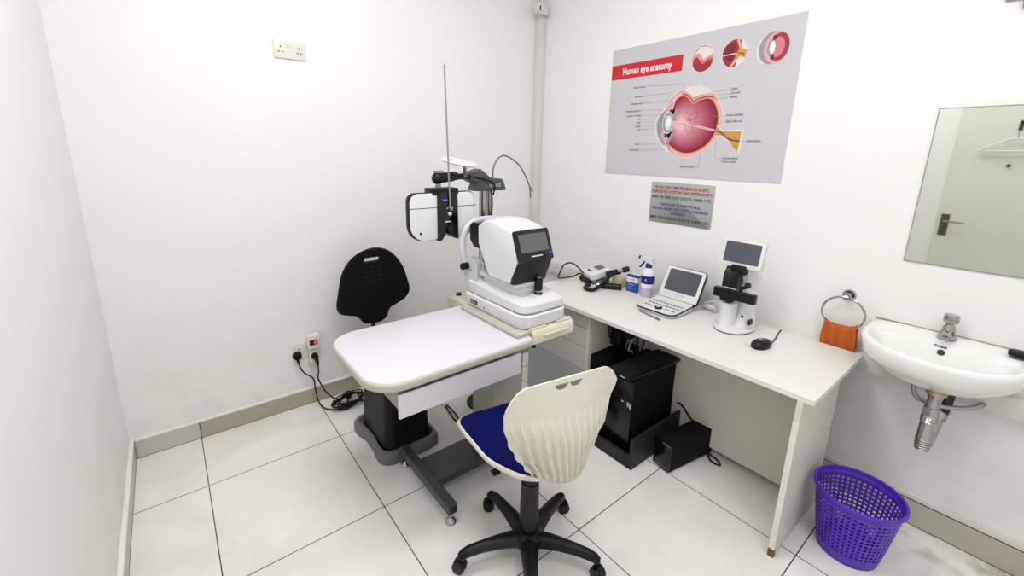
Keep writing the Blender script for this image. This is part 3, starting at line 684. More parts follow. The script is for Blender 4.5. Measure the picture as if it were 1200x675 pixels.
# ============================================================ PATIENT CHAIR (behind the table)
t = thing('patient_chair', 'black patient chair with rounded backrest and grey plinth behind the instrument table', 'chair', (-1.53, -.60, 0))
def plinth(inset=0):
    return [(p.x, p.y) for p in catmull([(x * (1 - inset) + -1.53 * inset, y * (1 - inset) + -.61 * inset, 0) for (x, y) in
        [(-1.70, -.42), (-1.665, -.385), (-1.60, -.375), (-1.46, -.375), (-1.395, -.385), (-1.365, -.42), (-1.365, -.50), (-1.372, -.55), (-1.372, -.65), (-1.365, -.70), (-1.368, -.77), (-1.395, -.800), (-1.46, -.810), (-1.59, -.810), (-1.655, -.800), (-1.688, -.765), (-1.690, -.70), (-1.682, -.65), (-1.682, -.55), (-1.695, -.50)]], 4, True)]
bm = B(); pl = plinth()
loops(bm, [[(x, y, 0) for x, y in plinth(0)], [(x, y, .045) for x, y in plinth(0)], [(x, y, .06) for x, y in plinth(.04)], [(x, y, .064) for x, y in plinth(.12)], [(x, y, .05) for x, y in plinth(.16)]]); obj('plinth', bm, M_plinth, t)
def rr3(cx, cy, hx, hy, r, z): return [(a, b, z) for a, b in rrect(cx - hx, cx + hx, cy - hy, cy + hy, r, 5)]
bm = B(); loops(bm, [rr3(-1.53, -.595, .132, .185, .05, .05), rr3(-1.53, -.595, .128, .178, .05, .07), rr3(-1.53, -.60, .12, .168, .04, .20), rr3(-1.53, -.61, .118, .165, .04, .38)]); obj('pedestal_cover', bm, M_ped, t)
bm = B(); loops(bm, [rr3(-1.46, -.52, .12, .12, .05, .38), rr3(-1.46, -.50, .16, .19, .06, .41), rr3(-1.46, -.50, .17, .20, .07, .44), rr3(-1.46, -.50, .165, .195, .07, .465), rr3(-1.46, -.50, .13, .16, .06, .475)]); obj('seat', bm, M_blackm, t)
# backrest: rounded shield with a hand slot
def back_outline():
    return [(p.x, p.y) for p in catmull([(x, z, 0) for x, z in [(-1.455, .978), (-1.535, .960), (-1.600, .915), (-1.645, .845), (-1.672, .735), (-1.685, .655), (-1.665, .612), (-1.615, .592), (-1.570, .575), (-1.535, .530), (-1.49, .515), (-1.435, .515), (-1.395, .540), (-1.370, .590), (-1.325, .610), (-1.262, .640), (-1.232, .690), (-1.245, .755), (-1.272, .84), (-1.32, .915), (-1.38, .962)]], 6, True)]
def slot_outline(): return [(a, b) for a, b in rrect(-1.518, -1.418, .898, .925, .0125, 8)]
def plate_with_hole(outer, inner, yc, th, bow):
    t_ = B()
    def add(y, o_, i_):
        ov = [t_.verts.new((x, y + bow(x, z), z)) for x, z in o_]; iv = [t_.verts.new((x, y + bow(x, z), z)) for x, z in i_]
        return ov, iv
    def inset(o_, k):
        cx = sum(p[0] for p in o_) / len(o_); cz = sum(p[1] for p in o_) / len(o_)
        return [(cx + (x - cx) * k, cz + (z - cz) * k) for x, z in o_]
    ao, ai = add(yc - th / 2, inset(outer, .965), inner); bo, bi = add(yc + th / 2, inset(outer, .965), inner)
    mo = [t_.verts.new((x, yc + bow(x, z), z)) for x, z in outer]
    for ring in ((ao, ai), (bo, bi)):
        es = []
        for l in ring:
            for i in range(len(l)): es.append(t_.edges.new((l[i], l[(i + 1) % len(l)])))
        bmesh.ops.triangle_fill(t_, edges=es, use_beauty=True)
    n = len(ao)
    for i in range(n):
        j = (i + 1) % n; t_.faces.new((ao[i], ao[j], mo[j], mo[i])); t_.faces.new((mo[i], mo[j], bo[j], bo[i]))
    n = len(ai)
    for i in range(n): j = (i + 1) % n; t_.faces.new((ai[i], ai[j], bi[j], bi[i]))
    return t_
bk = obj('backrest', plate_with_hole(back_outline(), slot_outline(), -.20, .035, lambda x, z: 0), M_blackm, t, ang=50)
bm = B()
for r in range(4):
    for c in range(3): box(bm, -1.525 + c * .04, -1.50 + c * .04, -.2185, -.2165, .865 - r * .028, .869 - r * .028)
obj('back_ribs', bm, M_char, bk)
bm = B(); tube(bm, [(-1.46, -.155, .62), (-1.46, -.15, .55), (-1.46, -.155, .48), (-1.46, -.20, .44), (-1.46, -.30, .425)], .022, 12, flat=.5); obj('back_support', bm, M_black, t)

# ============================================================ INSTRUMENT TABLE
TZ = .74
t = thing('instrument_table', 'wheelless instrument table with white top, grey column and dark steel foot', 'instrument table', (-1.2, -1.05, 0))
t['label'] = 'instrument table with rounded white top, grey column and dark steel foot frame'
out = rrect(-1.905, -1.165, -1.305, -.755, [.03, .13, .13, .035], 10)
bm = B(); slab(bm, out, TZ - .034, TZ - .002, .008, seg=3); obj('edge_band', bm, M_band, t)
bm = B(); n = len(out); ins = rrect(-1.897, -1.173, -1.297, -.763, [.025, .124, .124, .03], 10); slab(bm, ins, TZ - .003, TZ, .0008); obj('table_top', bm, M_lam, t)
bm = B(); box(bm, -1.80, -1.26, -1.265, -.82, .612, TZ - .034, .003, 1)
obj('drawer_housing', bm, M_greym, t)
bm = B(); box(bm, -1.262, -1.165, -1.262, -.85, .66, TZ - .034, .002, 1); obj('support_rail', bm, M_greym, t)
bm = B(); box(bm, -1.812, -1.245, -1.300, -1.288, .598, .690, .0015, 1); dr = obj('drawer', bm, mat('drawer_laminate', (226, 222, 232), .4), t)
bm = B(); box(bm, -1.79, -1.27, -1.288, -1.2655, .62, .672, .001, 1); obj('drawer_box', bm, M_char, dr)
bm = B(); box(bm, -1.280, -1.112, -1.160, -.98, .10, TZ - .035, .002, 1); col = obj('column', bm, M_greym, t)
bm = B(); box(bm, -1.2835, -1.280, -1.158, -.985, .10, .66, .001, 1); obj('lightened_side', bm, mat('column_side_lightened', (165, 165, 162), .4), col)  # column's left face, its grey lightened to stand in for light on that side
bm = B(); box(bm, -1.300, -1.095, -1.17, -.97, .088, .11, .003, 1); obj('column_foot', bm, M_steel, col)
bm = B(); box(bm, -1.565, -.92, -1.120, -.945, .050, .088, .002, 1); obj('foot_beam', bm, M_steel, t)
for (bx0, bx1) in ((-1.610, -1.566), (-.92, -.876)):
    bm = B(); box(bm, bx0, bx1, -1.290, -.815, .055, .098, .003, 1)
    fb = obj('foot_bar', bm, M_steel, t)
    bm = B(); box(bm, bx0 + .008, bx1 - .008, -1.2925, -1.2895, .063, .090); obj('end_cap', bm, M_black, fb)
for (fx, fy) in ((-1.588, -.84), (-1.588, -1.268), (-.898, -.84), (-.898, -1.268)):
    bm = B(); lathe(bm, [(0, 0), (.023, 0), (.024, .006), (.019, .014), (.009, .019), (.006, .022), (.006, .056), (0, .056)], (fx, fy, 0), 24); obj('levelling_foot', bm, M_chrome, t)
# sliding plate and cream bracket
bm = B(); slab(bm, rrect(-1.240, -.893, -1.262, -.800, .014, 5), TZ + .0005, TZ + .020, .006, seg=3); sp_ = obj('sliding_plate', bm, mat('plate_grey', (190, 187, 178), .45), t)
bm = B()
slab(bm, [(-1.254, .762), (-1.275, .757), (-1.283, .745), (-1.283, .700), (-1.279, .700), (-1.279, .743), (-1.272, .752), (-1.254, .757)], 0, .26, 0, M=Matrix(((0, 0, 1, -1.165), (1, 0, 0, 0), (0, 1, 0, 0), (0, 0, 0, 1))))
box(bm, -1.165, -1.07, -1.268, -1.250, .757, .770, .001, 1); box(bm, -1.00, -.905, -1.268, -1.250, .757, .770, .001, 1)
br = obj('front_bracket', bm, M_cream, sp_)
bm = B(); box(bm, -1.10, -.955, -1.291, -1.283, .724, .736, .003, 2); obj('pull_bar', bm, M_pvc, br)
bm = B(); cyl(bm, (-1.14, -1.262, .70), (-1.14, -1.262, .675), .010, .010, 14); obj('stop_knob', bm, M_black, sp_)
# rear support box, pole, arm head
bm = B(); box(bm, -1.170, -.89, -.755, -.560, .655, .735, .014, 3); obj('pole_support', bm, M_cream, t)
bm = B(); cyl(bm, (-1.12, -.60, .735), (-1.12, -.60, .748), .016, .014, 16); cyl(bm, (-1.09, -.69, .735), (-1.09, -.69, .748), .02, .018, 16); obj('cable_gland', bm, M_black, t)
pl = bpy.data.objects.new('x', None); bpy.data.objects.remove(pl)
bm = B(); cyl(bm, (-.968, -.62, .735), (-.968, -.62, 1.325), .024, n=28); pole = obj('pole', bm, M_chrome, t)
bm = B(); cyl(bm, (-.910, -.60, .735), (-.910, -.60, 1.325), .017, n=24); obj('lift_tube', bm, M_chrome, pole)
bm = B(); cyl(bm, (-.96, -.62, .0), (-.96, -.62, .656), .03, n=24); lathe(bm, [(0, 0), (.10, 0), (.10, .012), (.035, .02), (0, .02)], (-.96, -.62, 0), 28); obj('lower_post', bm, M_black, t)
bm = B(); tube(bm, [(-.935, -.650, 1.33), (-.932, -.655, 1.25), (-.94, -.655, 1.18), (-.96, -.655, 1.05), (-.93, -.65, .95)], .005, 8); obj('cord', bm, M_black, pole)
hd = [(-1.078, 1.415), (-1.040, 1.432), (-1.008, 1.443), (-.980, 1.425), (-.955, 1.405), (-.927, 1.389), (-.864, 1.388), (-.850, 1.372), (-.838, 1.322), (-1.041, 1.324), (-1.034, 1.365), (-1.060, 1.372), (-1.082, 1.386)]
bm = B(); slab(bm, hd[::-1], 0, .085, .012, M=map_xz(-.575), seg=3); ah = obj('arm_head', bm, M_armg, t)
bm = B(); put_text(bm, 'HUVITZ', .022, map_xz(-.6606), 0, 'LEFT', x=-.955, y=1.345, bold=.0005); obj('maker_mark', bm, M_lprint, ah)
bm = B(); cyl(bm, (-1.07, -.62, 1.400), (-1.125, -.64, 1.405), .017, n=20); obj('arm_rod', bm, M_brushed, t)
bm = B(); tube(bm, [(-1.06, -.66, 1.40), (-1.00, -.668, 1.39), (-.95, -.668, 1.375), (-.925, -.668, 1.35), (-.93, -.66, 1.30)], .0045, 8); obj('cord', bm, M_black, ah)
bm = B(); tube(bm, [(-.886, -.60, 1.385), (-.888, -.60, 1.43), (-.865, -.60, 1.485), (-.814, -.60, 1.514), (-.75, -.60, 1.495), (-.69, -.60, 1.455), (-.64, -.60, 1.39), (-.605, -.60, 1.33), (-.58, -.60, 1.30)], .0042, 8, 8)
tube(bm, [(-.605, -.60, 1.33), (-.60, -.60, 1.29), (-.59, -.595, 1.262)], .004, 8)
w_ = obj('bent_wire', bm, mat('grey_wire', (110, 110, 110), .4, metal=.4), t)
# overhead disc lamp
bm = B(); lathe(bm, [(0, -.010), (.05, -.009), (.095, -.003), (.105, .004), (.10, .010), (.05, .016), (0, .018)], (0, 0, 0), 36, M=Matrix.Translation((-1.15, -.66, 1.475)) @ Matrix.Rotation(math.radians(7), 4, 'Y') @ Matrix.Rotation(math.radians(16), 4, 'X') @ Matrix.Diagonal((1, .62, 1, 1))); lm = obj('lamp_disc', bm, M_white, t)
bm = B(); tube(bm, [(-1.10, -.64, 1.41), (-1.11, -.65, 1.44), (-1.12, -.66, 1.466)], .010, 12); obj('lamp_neck', bm, M_brushed, lm)
bm = B(); box(bm, -1.235, -1.205, -.69, -.675, 1.489, 1.4935, .001, 1); obj('lamp_button', bm, M_greym, lm)

# ------------------------------------------------------------ phoropter
t = thing('phoropter', 'white and black phoropter head hanging on the swing arm beside the pole', 'phoropter', (-1.29, -.68, 1.10))
yf = -.745
def cheek(x0, x1, left):
    # outline in (x,z): the outer lower corner strongly rounded
    r = [.02, .045, .085, .02] if left else [.045, .02, .02, .085]
    if left: return rrect(x0, x1, 1.102, 1.338, [.012, .04, .085, .012], 8)
    return rrect(x0, x1, 1.102, 1.338, [.04, .012, .012, .085], 8)
for left, (x0, x1) in ((True, (-1.484, -1.333)), (False, (-1.230, -1.108))):
    bm = B(); slab(bm, cheek(x0, x1, left), .0, .034, .008, M=map_xz(yf + .038)); sh = obj('side_housing', bm, M_black, t)
    bm = B(); a = (x0 + (.005 if left else 0), x1 - (0 if left else .005)); slab(bm, [(x, z) for x, z in (rrect(a[0], a[1], 1.106, 1.335, [.012, .045, .08, .012], 8) if left else rrect(a[0], a[1], 1.106, 1.335, [.045, .012, .012, .08], 8))], 0, .012, .006, M=map_xz(yf + .006), seg=3); cv = obj('cover', bm, M_white, sh)
    bm = B(); box(bm, x0 - .0005, x1, yf - .0062, yf + .01, 1.264, 1.2675); obj('seam', bm, M_char, cv)
    if left:
        bm = B(); cyl(bm, (-1.428, yf - .0063, 1.145), (-1.428, yf - .008, 1.145), .006, .006, 16); obj('screw', bm, M_black, cv)
bm = B(); slab(bm, rrect(-1.362, -1.215, 1.325, 1.357, .006, 4), 0, .085, .004, M=map_xz(yf + .075)); obj('top_cap', bm, M_black, t)
core = [(-1.333, 1.34), (-1.335, 1.10), (-1.315, 1.105), (-1.30, 1.125), (-1.293, 1.15), (-1.283, 1.155), (-1.27, 1.13), (-1.245, 1.108), (-1.222, 1.102), (-1.226, 1.30), (-1.235, 1.34)]
bm = B(); slab(bm, core, 0, .10, .006, M=map_xz(yf + .078), seg=2); cr = obj('centre_body', bm, M_blackg, t)
bm = B(); box(bm, -1.315, -1.287, yf - .0240, yf - .0215, 1.299, 1.3035); obj('indicator_led', bm, M_led, cr)
bm = B(); cyl(bm, (-1.275, yf - .0215, 1.234), (-1.275, yf - .028, 1.234), .0095, .008, 20); obj('knob', bm, M_white, cr)
bm = B(); box(bm, -1.300, -1.272, yf - .0235, yf - .0215, 1.192, 1.198); obj('maker_mark', bm, M_lprint, cr)
bm = B(); cyl(bm, (-1.276, yf - .0215, 1.262), (-1.272, yf - .034, 1.262), .011, .011, 20); cyl(bm, (-1.29, yf - .0215, 1.262), (-1.29, yf - .027, 1.262), .004, .004, 12); obj('rod_clamp', bm, M_chrome, cr)
bm = B(); cyl(bm, (-1.276, yf - .028, 1.255), (-1.300, yf - .028, 1.915), .0042, n=12); obj('near_point_rod', bm, M_brushed, t)
bm = B(); cyl(bm, (-1.300, -.70, 1.356), (-1.300, -.70, 1.385), .014, n=20); obj('neck', bm, M_brushed, t)
bm = B(); bmesh.ops.create_icosphere(bm, subdivisions=3, radius=.030); bm.transform(Matrix.Translation((-1.302, -.70, 1.402)))
tube(bm, [(-1.30, -.70, 1.402), (-1.25, -.688, 1.405), (-1.20, -.67, 1.405)], lambda q: .027 - .004 * q, 16); obj('swing_joint', bm, M_black, t)
bm = B(); cyl(bm, (-1.302, -.70, 1.428), (-1.302, -.70, 1.438), .020, .022, 20); cyl(bm, (-1.325, -.70, 1.436), (-1.27, -.70, 1.436), .004, n=8); obj('locking_knob', bm, M_brushed, t)
bm = B(); cyl(bm, (-1.20, -.67, 1.405), (-1.125, -.64, 1.405), .020, .014, 20); obj('arm_socket', bm, M_black, t)
bm = B(); tube(bm, [(-1.25, -.715, 1.425), (-1.20, -.70, 1.43), (-1.15, -.68, 1.40), (-1.12, -.67, 1.395), (-1.08, -.665, 1.405)], .004, 8); obj('cord', bm, M_black, t)

# ------------------------------------------------------------ refractometer
BZ = TZ + .022
t = thing('autorefractor', 'white autorefractor with tilted screen and joystick standing on the instrument table', 'eye examination machine', (-1.06, -1.03, BZ))
def lo(x0, x1, y0, y1, r, z, dz=0): return [(a, b, z + dz * (b - y0) / (y1 - y0)) for a, b in rrect(x0, x1, y0, y1, r, 6)]
bm = B()
loops(bm, [lo(-1.195, -.925, -1.250, -.79, [.02, .02, .05, .05], BZ), lo(-1.203, -.917, -1.262, -.785, [.025, .025, .06, .06], BZ + .014), lo(-1.203, -.917, -1.262, -.785, [.025, .025, .06, .06], BZ + .058), lo(-1.197, -.923, -1.256, -.79, [.025, .025, .055, .055], BZ + .066)])
base = obj('base', bm, M_white, t)
bm = B(); box(bm, -1.2045, -1.2025, -.905, -.845, BZ + .018, BZ + .040); obj('rating_plate', bm, M_char, base)
bm = B(); put_text(bm, 'HUVITZ', .013, Matrix(((0, 0, -1, -1.2050), (-1, 0, 0, -.848), (0, 1, 0, BZ + .023), (0, 0, 0, 1))), 0, 'LEFT', bold=.0005); obj('maker_mark', bm, M_lprint, base)
bm = B(); box(bm, -1.2045, -1.2025, -.968, -.960, BZ + .018, BZ + .028); obj('port', bm, M_mark, base)
bm = B(); loops(bm, [lo(-1.190, -.930, -1.245, -.80, [.02, .02, .045, .045], BZ + .064), lo(-1.190, -.930, -1.245, -.80, [.02, .02, .045, .045], BZ + .070)]); obj('seam', bm, M_char, base)
bm = B()
z1 = BZ + .070
loops(bm, [lo(-1.193, -.927, -1.25, -.80, [.025, .025, .055, .055], z1), lo(-1.197, -.923, -1.255, -.80, [.025, .025, .055, .055], z1 + .008, .004), lo(-1.193, -.927, -1.25, -.80, [.025, .025, .05, .05], z1 + .036, .020),
           lo(-1.172, -.948, -1.222, -.81, [.025, .025, .045, .045], z1 + .054, .022), lo(-1.162, -.958, -1.200, -.82, [.02, .02, .04, .04], z1 + .060, .024)])
mv = obj('moving_stage', bm, M_white, t)
bm = B(); box(bm, -1.155, -1.100, -1.18, -1.10, z1 + .063, z1 + .0675, .002, 1); obj('touch_pad', bm, M_white2, mv)
bm = B(); cyl(bm, (-1.085, -1.148, z1 + .060), (-1.085, -1.148, z1 + .069), .009, .008, 18); obj('lock_knob', bm, M_mark, mv)
jx, jy, jz = -1.052, -1.185, z1 + .058
bm = B(); lathe(bm, [(0, 0), (.020, 0), (.021, .004), (.016, .009), (0, .011)], (jx, jy, jz), 24); js = obj('joystick_boot', bm, M_black, mv)
bm = B(); lathe(bm, [(.0, .009), (.013, .009), (.0145, .016), (.0125, .022), (.0, .022)], (jx, jy, jz), 24); obj('joystick_collar', bm, M_chrome, js)
bm = B(); lathe(bm, [(.0, .079), (.0125, .079), (.013, .082), (.0125, .086), (0, .087)], (jx, jy, jz), 24); obj('joystick_cap', bm, M_chrome, js)
bm = B(); lathe(bm, [(.0, .0215), (.018, .0215), (.019, .026), (.019, .072), (.0170, .079), (0, .0795)], (jx, jy, jz), 24); obj('joystick_grip', bm, M_black, js)
bm = B(); slab(bm, rrect(-1.165, -.985, -1.165, -.88, .035, 6), z1 + .066, z1 + .100, .006); slab(bm, rrect(-1.18, -.98, -1.172, -.87, .03, 6), z1 + .098, z1 + .118, .006); obj('turntable', bm, M_white2, mv)
# head: side profile (y,z) extruded in x with rounded crown
hx0, hx1 = -1.193, -.985
prof = [(-.890, 1.196), (-.893, 1.105), (-.935, 1.03), (-.965, .975), (-.990, .952), (-1.152, .952), (-1.157, .975), (-1.175, 1.010), (-1.198, 1.060), (-1.148, 1.200), (-1.10, 1.218), (-1.02, 1.232), (-.94, 1.228)]
def head_loop(x, k, zt):
    cy_ = -1.04; cz_ = 1.06
    return [(x, cy_ + (y - cy_) * k, cz_ + (z - cz_) * (k if z < cz_ else k * zt)) for y, z in prof]
bm = B(); loops(bm, [head_loop(hx0, .955, .90), head_loop(hx0 + .006, .99, .93), head_loop(hx0 + .03, 1.0, .975), head_loop(hx0 + .07, 1.0, 1.0), head_loop(hx1 - .07, 1.0, 1.0), head_loop(hx1 - .03, 1.0, .975), head_loop(hx1 - .006, .99, .93), head_loop(hx1, .955, .90)])
head = obj('measuring_head', bm, M_white, t, ang=40)
# screen bezel on the sloping front face
p_top, p_bot = V((0, -1.150, 1.200)), V((0, -1.2035, 1.062))
dv = (p_top - p_bot); Lf = dv.length; dv.normalize(); nrm = V((1, 0, 0)).cross(dv)
TS = Matrix(((1, dv.x, nrm.x, 0), (0, dv.y, nrm.y, p_bot.y), (0, dv.z, nrm.z, p_bot.z), (0, 0, 0, 1)))
bm = B(); slab(bm, rrect(hx0 - .001, hx1 + .001, -.004, Lf - .006, .010, 4), -.004, .007, .003, M=TS); bz = obj('screen_bezel', bm, M_blackg, head)
bm = B(); slab(bm, rrect(hx0 + .022, hx1 - .020, .040, Lf - .026, .002, 2), .0068, .0082, 0, M=TS); obj('screen', bm, M_screen, bz)
bm = B(); slab(bm, rrect(hx0 + .075, hx1 - .065, .0165, .022, .001, 2), .007, .0078, 0, M=TS); obj('maker_mark', bm, M_lprint, bz)
bm = B(); slab(bm, rrect(hx1 - .018, hx1 - .012, .022, .028, .001, 2), .007, .0085, 0, M=TS); obj('indicator_led', bm, M_led, bz)
bm = B(); nk = [(-1.200, 1.060), (-1.184, 1.015), (-1.168, .980), (-1.162, .953), (-1.148, .953), (-1.148, .978), (-1.16, 1.01), (-1.175, 1.058)]
loops(bm, [[(hx0 + .002, y, z) for y, z in nk], [(hx0 + .03, y - .006, z) for y, z in nk], [(hx1 - .03, y - .006, z) for y, z in nk], [(hx1 - .002, y, z) for y, z in nk]]); obj('neck_panel', bm, M_char, head)
bm = B(); put_text(bm, 'HUVITZ', .012, Matrix(((0, 0, -1, -1.1925), (-1, 0, 0, -.915), (0, 1, 0, 1.162), (0, 0, 0, 1))), 0, 'LEFT'); box(bm, -1.1915, -1.190, -.965, -.912, 1.158, 1.175); obj('maker_mark', bm, [M_mark], head)
bm = B(); slab(bm, [(.81, 1.170), (.812, 1.105), (.84, 1.078), (.91, 1.070), (.91, 1.185), (.83, 1.185)][::-1], 0, .13, .008, M=Matrix(((0, 0, 1, -1.180), (-1, 0, 0, 0), (0, 1, 0, 0), (0, 0, 0, 1)))); obj('eyepiece_block', bm, M_black, head)
# head rest
hr = [(-1.168, .925), (-1.192, .97), (-1.204, 1.03), (-1.206, 1.085), (-1.193, 1.135), (-1.165, 1.168), (-1.12, 1.186), (-1.06, 1.190), (-1.00, 1.186), (-.965, 1.168), (-.935, 1.135), (-.925, 1.085), (-.93, 1.03), (-.945, .97), (-.97, .925)]
bm = B(); tube(bm, [(x, -.775, z) for x, z in hr], .0125, 14, 5, flat=1.4); rest = obj('head_rest', bm, M_white2, t)
bm = B(); slab(bm, [(.755, .985), (.755, .93), (.80, .86), (.87, .86), (.87, .985), (.85, 1.0), (.775, 1.0)][::-1], 0, .04, .008, M=Matrix(((0, 0, 1, -1.185), (-1, 0, 0, 0), (0, 1, 0, 0), (0, 0, 0, 1)))); slab(bm, [(.755, .985), (.755, .93), (.80, .86), (.87, .86), (.87, .985), (.85, 1.0), (.775, 1.0)][::-1], 0, .04, .008, M=Matrix(((0, 0, 1, -.990), (-1, 0, 0, 0), (0, 1, 0, 0), (0, 0, 0, 1)))); box(bm, -1.16, -.975, -.83, -.77, .852, .892, .012, 3); obj('chin_rest_post', bm, M_white2, rest)
bm = B(); box(bm, -1.10, -1.03, -.82, -.768, .985, .998, .005, 2); cyl(bm, (-1.065, -.79, .89), (-1.065, -.79, .99), .012, n=16); obj('chin_cup', bm, M_white, rest)
bm = B(); cyl(bm, (-1.175, -.79, .960), (-1.222, -.79, .960), .019, .017, 20); cyl(bm, (-1.17, -.79, .960), (-1.19, -.79, .960), .010, .010, 20); obj('height_knob', bm, M_black, rest)
bm = B(); cyl(bm, (-1.185, -.82, .945), (-1.188, -.82, .945), .0035, n=12); obj('screw', bm, M_char, rest)

# ============================================================ SWIVEL CHAIR
CX, CY = -1.426, -1.578
t = thing('swivel_chair', 'white swivel chair with ribbed shell back, blue seat pad and black star base', 'chair', (CX, CY, 0))
bm = B(); lathe(bm, [(0, .052), (.046, .052), (.052, .068), (.052, .104), (.040, .125), (0, .125)], (CX, CY, 0), 28); hub = obj('hub', bm, M_black, t)
for k in range(5):
    a = math.radians(25 + 72 * k); d = V((math.cos(a), math.sin(a), 0)); s = V((-d.y, d.x, 0)); c0 = V((CX, CY, 0))
    bm = B(); L = []
    for (r, z, w, h) in ((.02, .085, .042, .028), (.07, .094, .036, .026), (.13, .097, .029, .023), (.19, .095, .025, .020), (.235, .089, .024, .018), (.262, .081, .021, .016), (.276, .073, .013, .011)):
        L.append([tuple(c0 + d * r + s * (w * math.cos(q) * (1 - .25 * (math.sin(q) > 0))) + V((0, 0, z + h * math.sin(q)))) for q in [2 * PI * i / 12 for i in range(12)]])
    loops(bm, L); lg = obj('star_leg', bm, M_black, t)
    p = c0 + d * .262; ca = a + (1.1 if k % 2 else -.7) ; cd_ = V((math.cos(ca), math.sin(ca), 0)); cs = V((-cd_.y, cd_.x, 0))
    bm = B(); cyl(bm, p + V((0, 0, .05)), p + V((0, 0, .068)), .008, n=12)
    q = p + cd_ * .010
    for sd in (-1, 1): cyl(bm, q + cs * (.006 * sd) + V((0, 0, .025)), q + cs * (.021 * sd) + V((0, 0, .025)), .025, .022, 22)
    cyl(bm, q - cs * .008 + V((0, 0, .034)), q + cs * .008 + V((0, 0, .034)), .022, n=20); obj('caster', bm, M_black, t)
bm = B(); cyl(bm, (CX, CY, .10), (CX, CY, .17), .026, .026, 24); cyl(bm, (CX, CY, .17), (CX, CY, .335), .037, .033, 28); cyl(bm, (CX, CY, .335), (CX, CY, .445), .0285, .030, 24); obj('gas_lift', bm, M_char, t)
bm = B(); loops(bm, [rr3(CX, CY + .02, .06, .08, .02, .425), rr3(CX, CY + .02, .08, .10, .03, .445), rr3(CX, CY + .02, .09, .11, .03, .459)]); obj('mechanism', bm, M_black, t)
bm = B(); tube(bm, [(CX - .05, CY + .02, .418), (CX - .10, CY + .02, .412), (CX - .13, CY + .025, .408)], .005, 8); box(bm, CX - .15, CX - .12, CY + .01, CY + .04, .403, .413, .003, 1); obj('height_lever', bm, M_black, t)
SW = .215
def seat_out(k=1.0):
    H_ = [(.192, .10), (.198, .19), (.190, .256), (.13, .284)]; P = [(-a, b) for a, b in H_] + [(0, .286)] + [(a, b) for a, b in H_[::-1]] + [(.184, .01), (.155, -.06), (.11, -.125), (.055, -.155), (0, -.163), (-.055, -.155), (-.11, -.125), (-.155, -.06), (-.184, .01)]
    return [(CX + p.x * k, CY + .07 + (p.y - .07) * k) for p in catmull([(a, b, 0) for a, b in P], 5, True)]
def seat_z(x, y):  # gentle waterfall front and raised rear
    v = (y - CY)
    return .484 - .016 * max(0, (v - .2) / .12) ** 2 + .012 * ((x - CX) / .2) ** 2 * .5
def sl(k, dz): return [(x, y, seat_z(x, y) + dz) for x, y in seat_out(k)]
bm = B(); loops(bm, [sl(.72, -.028), sl(.90, -.022), sl(.985, -.010), sl(1.0, .0), sl(.99, .007), sl(.955, .008), sl(.94, .004)]); obj('seat_shell', bm, M_shell, t, ang=60)
bm = B(); loops(bm, [sl(.948, .003), sl(.945, .012), sl(.92, .018), sl(.80, .021), sl(.5, .021), sl(.15, .021)]); obj('seat_pad', bm, M_blue, t, ang=70)
# shell back
NU, NV = 150, 150
def back_pt(u, v, side):
    # u -1..1 across, v 0..1 up.
    keys = [(0, .070), (.08, .088), (.20, .120), (.36, .160), (.50, .188), (.68, .209), (.86, .216), (1.0, .214)]
    for (a, wa), (b, wb) in zip(keys, keys[1:]):
        if v <= b: f = (v - a) / (b - a); f = f * f * (3 - 2 * f); w = wa + (wb - wa) * f; break
    ztop = .858 - .010 * u * u + .006 * math.cos(u * PI * 2) * 0
    z = .450 + (ztop - .450) * v
    yb = -.120 - .090 * math.sin(min(1, v / .20) * PI / 2) + .030 * max(0, (v - .2) / .8)
    wrap = .088 * u * u * (1 - .85 * v ** 1.4)
    au = abs(u)
    if au > .66 and v > .70:   # round the upper corners
        f = (au - .66) / .34; z -= .058 * f ** 2.4 * ((v - .70) / .30)
    env = min(1, v / .06) * max(0, min(1, (.70 + .06 * (abs(u) - .3) - v) / .22))
    env = env * (0 if au > .93 else 1)
    rib = .5 + .5 * math.cos(2 * PI * u * 6.5)
    rib = rib ** 2.8
    y = yb + wrap - (.021 * rib * env if side else 0)
    return V((CX + .008 + w * u, CY + y, z))
bm = B(); G = {}
def hole(u, v):
    for c in (-.13, .13):
        du = (u - c) / .118; base_ = .958
        if abs(du) < 1 and base_ - .052 * math.sqrt(1 - du * du) < v < base_: return True
    return False
for side in (0, 1):
    for j in range(NV + 1):
        for i in range(NU + 1):
            u, v = -1 + 2 * i / NU, j / NV
            p = back_pt(u, v, side) + (V((0, -.006, 0)) if side else V((0, 0, 0)))
            G[side, i, j] = bm.verts.new(p)
keep = {}
for j in range(NV):
    for i in range(NU):
        u, v = -1 + 2 * (i + .5) / NU, (j + .5) / NV
        keep[i, j] = not hole(u, v)
for (i, j), kp in keep.items():
    if not kp: continue
    for side in (0, 1): bm.faces.new((G[side, i, j], G[side, i + 1, j], G[side, i + 1, j + 1], G[side, i, j + 1]))
    for (di, dj, a, b) in ((-1, 0, (i, j), (i, j + 1)), (1, 0, (i + 1, j), (i + 1, j + 1)), (0, -1, (i, j), (i + 1, j)), (0, 1, (i, j + 1), (i + 1, j + 1))):
        if not keep.get((i + di, j + dj), False):
            bm.faces.new((G[(0,) + a], G[(0,) + b], G[(1,) + b], G[(1,) + a]))
bmesh.ops.delete(bm, geom=[v for v in bm.verts if not v.link_faces], context='VERTS')
obj('ribbed_back', bm, M_shell, t, ang=50)
t.rotation_euler = (0, 0, math.radians(-10))

